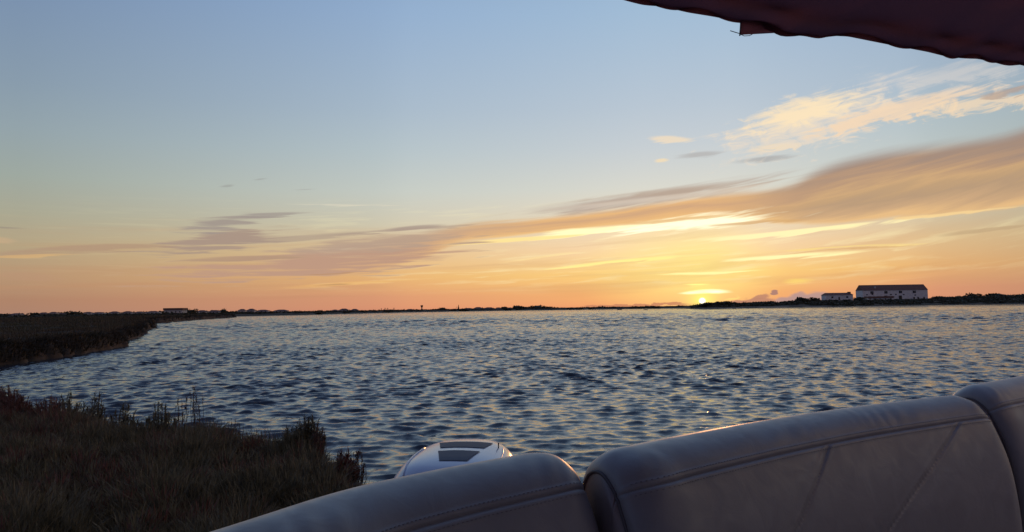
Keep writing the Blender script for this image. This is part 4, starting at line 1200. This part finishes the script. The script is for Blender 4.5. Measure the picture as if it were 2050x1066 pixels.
edge_px = [(1210, -14), (1255, 0), (1290, 9), (1330, 12), (1380, 24), (1430, 32), (1480, 42), (1520, 52), (1550, 63), (1566, 72), (1585, 72), (1610, 69), (1640, 73), (1655, 70), (1700, 72), (1780, 88), (1860, 103), (1900, 113),
           (1930, 116), (1960, 117), (1990, 123), (2018, 131), (2050, 128), (2090, 140), (2140, 152), (2200, 158)]
pts = []
for px, py in edge_px:
    d = ray(px, py); # intersect with the vertical plane through the edge line
    t = (E0.x * En.x + E0.y * En.y) / (d.x * En.x + d.y * En.y)
    p = Vector((0, 0, CAM_H)) + d * t
    pts.append(((Vector((p.x, p.y)) - E0).dot(Ed), p.z))
sk = np.array([p[0] for p in pts]); zk = np.array([p[1] for p in pts])
ss = np.concatenate([np.linspace(-1.6, sk[0], 20)[:-1], np.linspace(sk[0], sk[-1], 150), np.linspace(sk[-1], 2.4, 14)[1:]])
zz = np.interp(ss, sk, zk); zz[ss < sk[0]] = zk[0] + .01 * np.sin(ss[ss < sk[0]] * 9); zz[ss > sk[-1]] = zk[-1] + .01 * np.sin(ss[ss > sk[-1]] * 9)
ker = np.array([.25, .5, .25]); zz[1:-1] = np.convolve(zz, ker, 'same')[1:-1]
tt_ = np.concatenate([np.linspace(0, .12, 10)[:-1], np.linspace(.12, 3.0, 40)])
SS, TT = np.meshgrid(ss, tt_, indexing='ij')
Z = zz[:, None] * np.exp(-TT / .25) + (zk.mean() + .03) * (1 - np.exp(-TT / .25)) + .10 * np.sin(np.clip(TT / 3.0, 0, 1) * math.pi) \
    + .006 * np.sin(SS * 34 + TT * 5 + 2 * np.sin(SS * 6)) * np.exp(-TT / .5) + .012 * np.sin(SS * 7 + TT * 4) * np.clip(TT / .3, 0, 1)
Xc = E0.x + Ed.x * SS + En.x * TT; Yc = E0.y + Ed.y * SS + En.y * TT
A = np.stack([Xc, Yc, Z], -1).reshape(-1, 3) - np.array(ca.location); B = A + np.array([0, 0, .008])
nS, nT = SS.shape
Fg = grid_faces(nS, nT)
rim = []
for i in range(nS - 1): rim.append([i * nT, (i + 1) * nT, (i + 1) * nT + nS * nT, i * nT + nS * nT])
me = mesh_np('canvas', np.concatenate([A, B]), np.concatenate([Fg[:, ::-1], Fg + nS * nT, np.array(rim)]), MAT['canvas'], True)
link('canvas', me, ca)
hem = [tuple(np.array([E0.x + Ed.x * s_, E0.y + Ed.y * s_, z + .006]) - np.array(ca.location)) for s_, z in zip(ss, zz)]
MB().tube(hem, .008, 8).build('hem', MAT['canvas'], ca, True)
MB().tube([tuple(np.array([E0.x + Ed.x * s_ + En.x * .05, E0.y + Ed.y * s_ + En.y * .05, np.interp(s_, ss, zz) + .035]) - np.array(ca.location)) for s_ in np.linspace(-1.55, 2.35, 30)], .011, 8).build('frame_tube', MAT['alu'], ca, True)
def cpt(px, py, off=0.):
    d = ray(px, py); t = (E0.x * En.x + E0.y * En.y + off) / (d.x * En.x + d.y * En.y)
    return Vector((0, 0, CAM_H)) + d * t - ca.location
tabq = [cpt(1483, 38, .01), cpt(1481.5, 70, -.006), cpt(1500, 69, -.012), cpt(1530, 66.5, -.012), cpt(1575, 65, -.004), cpt(1560, 45, .01)]
V = [tuple(p) for p in tabq] + [tuple(p + Vector((0, .004, .001))) for p in tabq]; k = len(tabq)
link('loose_tab', mesh_np('loose_tab', V, [list(range(k)), list(range(k, 2 * k))[::-1]] + [[i, (i + 1) % k, k + (i + 1) % k, k + i] for i in range(k)], MAT['canvas']), ca)
MB().tube([cpt(1482, 42), cpt(1482.5, 56), cpt(1481, 72)], .0016, 5).build('thread', MAT['thread'], ca)
MB().tube([cpt(1483, 68), cpt(1475, 66), cpt(1467, 63.5), cpt(1462, 62)], .0009, 5).build('thread', MAT['thread'], ca)
MB().tube([cpt(1482, 69), cpt(1490, 72.5), cpt(1500, 72), cpt(1506, 69)], .0008, 5).build('thread', MAT['thread'], ca)

# ------------------------------------------------------------------ plants that stand out on the near bank
def stem_plant(px, top, wpx, d, label, seed, m='grass', n=40, name='shrub', seedheads=False, bush=False):
    rg = np.random.default_rng(seed)
    x0 = at_y(px, top, d).x; zt = at_y(px, top, d).z
    zg = float(near_h(np.array([x0]), np.array([d]))[0][0]); zg = max(zg, .05)
    h = zt - zg; w = px_len(wpx, d)
    e = empty(name, (x0, d, zg), 0, label, 'shrub' if bush else 'plant')
    st = MB(); lf_b, lf_h, lf_l, lf_a = [], [], [], []
    for i in range(n):
        a = rg.uniform(0, 6.28); l = rg.uniform(.6, 1.) * h; o = rg.uniform(.0, 1.) ** .5 * .6 * w; l *= 1 - (.6 if bush else .15) * (o / (.6 * w)) ** 2
        b0 = np.array((math.cos(a) * o * .5, math.sin(a) * o * .5, -.02)); tip = np.array((math.cos(a) * o, math.sin(a) * o, l))
        mid = (b0 + tip) / 2 + np.array((rg.normal(0, .02), rg.normal(0, .02), l * .08))
        st.tube([b0, mid, tip], [.0035, .0028, .0014], 4)
        for k in range(rg.integers(5, 11) if not bush else rg.integers(22, 36)):
            t = rg.uniform(.3, 1.) ** .8; p = b0 * (1 - t) ** 2 + 2 * mid * t * (1 - t) + tip * t * t if True else None
            lf_b.append(p); lf_h.append(rg.uniform(.03, .075) * (1.2 if bush else .9)); lf_l.append(abs(rg.normal(.9, .5))); lf_a.append(rg.uniform(0, 6.28))
            if seedheads and t > .75:
                bmz = p + np.array((rg.normal(0, .006), rg.normal(0, .006), 0))
                s_ = .006; st.poly([bmz + (s_, 0, 0), bmz + (-s_, 0, 0), bmz + (0, s_, 0), bmz + (0, -s_, 0), bmz + (0, 0, s_ * 1.6), bmz + (0, 0, -s_)], [[0, 2, 4], [2, 1, 4], [1, 3, 4], [3, 0, 4], [2, 0, 5], [1, 2, 5], [3, 1, 5], [0, 3, 5]])
    st.build('stems', MAT['trunk'], e)
    lb = np.array(lf_b)
    blades('leaves', lb, np.array(lf_h), np.array(lf_l), np.array(lf_a), np.full(len(lb), .010 if bush else .007), MAT[m], 2, parent=e)
    return e
stem_plant(8, 762, 70, 10.6, 'tall reddish bush at the left edge of the near bank', 1, 'red', 110, bush=True)
stem_plant(30, 778, 60, 10.2, 'lower reddish bush just right of the tall one', 11, 'red', 70, bush=True)
stem_plant(140, 778, 66, 10.6, 'feathery bush on the bank top, leftmost of the green ones', 2, 'grass', 60, bush=True)
stem_plant(190, 782, 40, 10.3, 'spiky green plant beside the feathery bush', 3, 'grass', 46, bush=True)
stem_plant(90, 790, 80, 10.2, 'low broad bush between the reddish and the feathery bush', 12, 'red', 60, bush=True)
stem_plant(320, 796, 60, 9.3, 'rounded green bush left of the tall seedy stalks', 4, 'grass', 70, bush=True)
stem_plant(250, 802, 60, 9.5, 'low green bush in the middle of the bank top', 14, 'grass', 60, bush=True)
stem_plant(393, 765, 22, 9.0, 'tall thin bare stalks with seed heads rising over the bank', 5, 'red', 12, seedheads=True)
stem_plant(366, 784, 24, 9.0, 'shorter seedy stalks left of the tallest ones', 6, 'red', 12, seedheads=True)
stem_plant(470, 830, 22, 8.9, 'small spiky plant alone above the muddy dip', 7, 'grass', 16)
stem_plant(618, 826, 62, 7.9, 'dark bushy shrub at the water side of the bank', 8, 'grass', 110, bush=True)
stem_plant(588, 846, 60, 7.9, 'lower shrub leaning against the dark bushy shrub', 9, 'grass', 70, bush=True)
stem_plant(640, 850, 26, 7.7, 'thin drooping twigs on the right side of the dark shrub', 15, 'red', 20, seedheads=True)
stem_plant(716, 898, 24, 7.3, 'ragged dark twigs at the tip of the bank', 10, 'red', 26, seedheads=True)
stem_plant(690, 905, 50, 7.3, 'low ragged bush near the tip of the bank', 13, 'red', 60, bush=True)
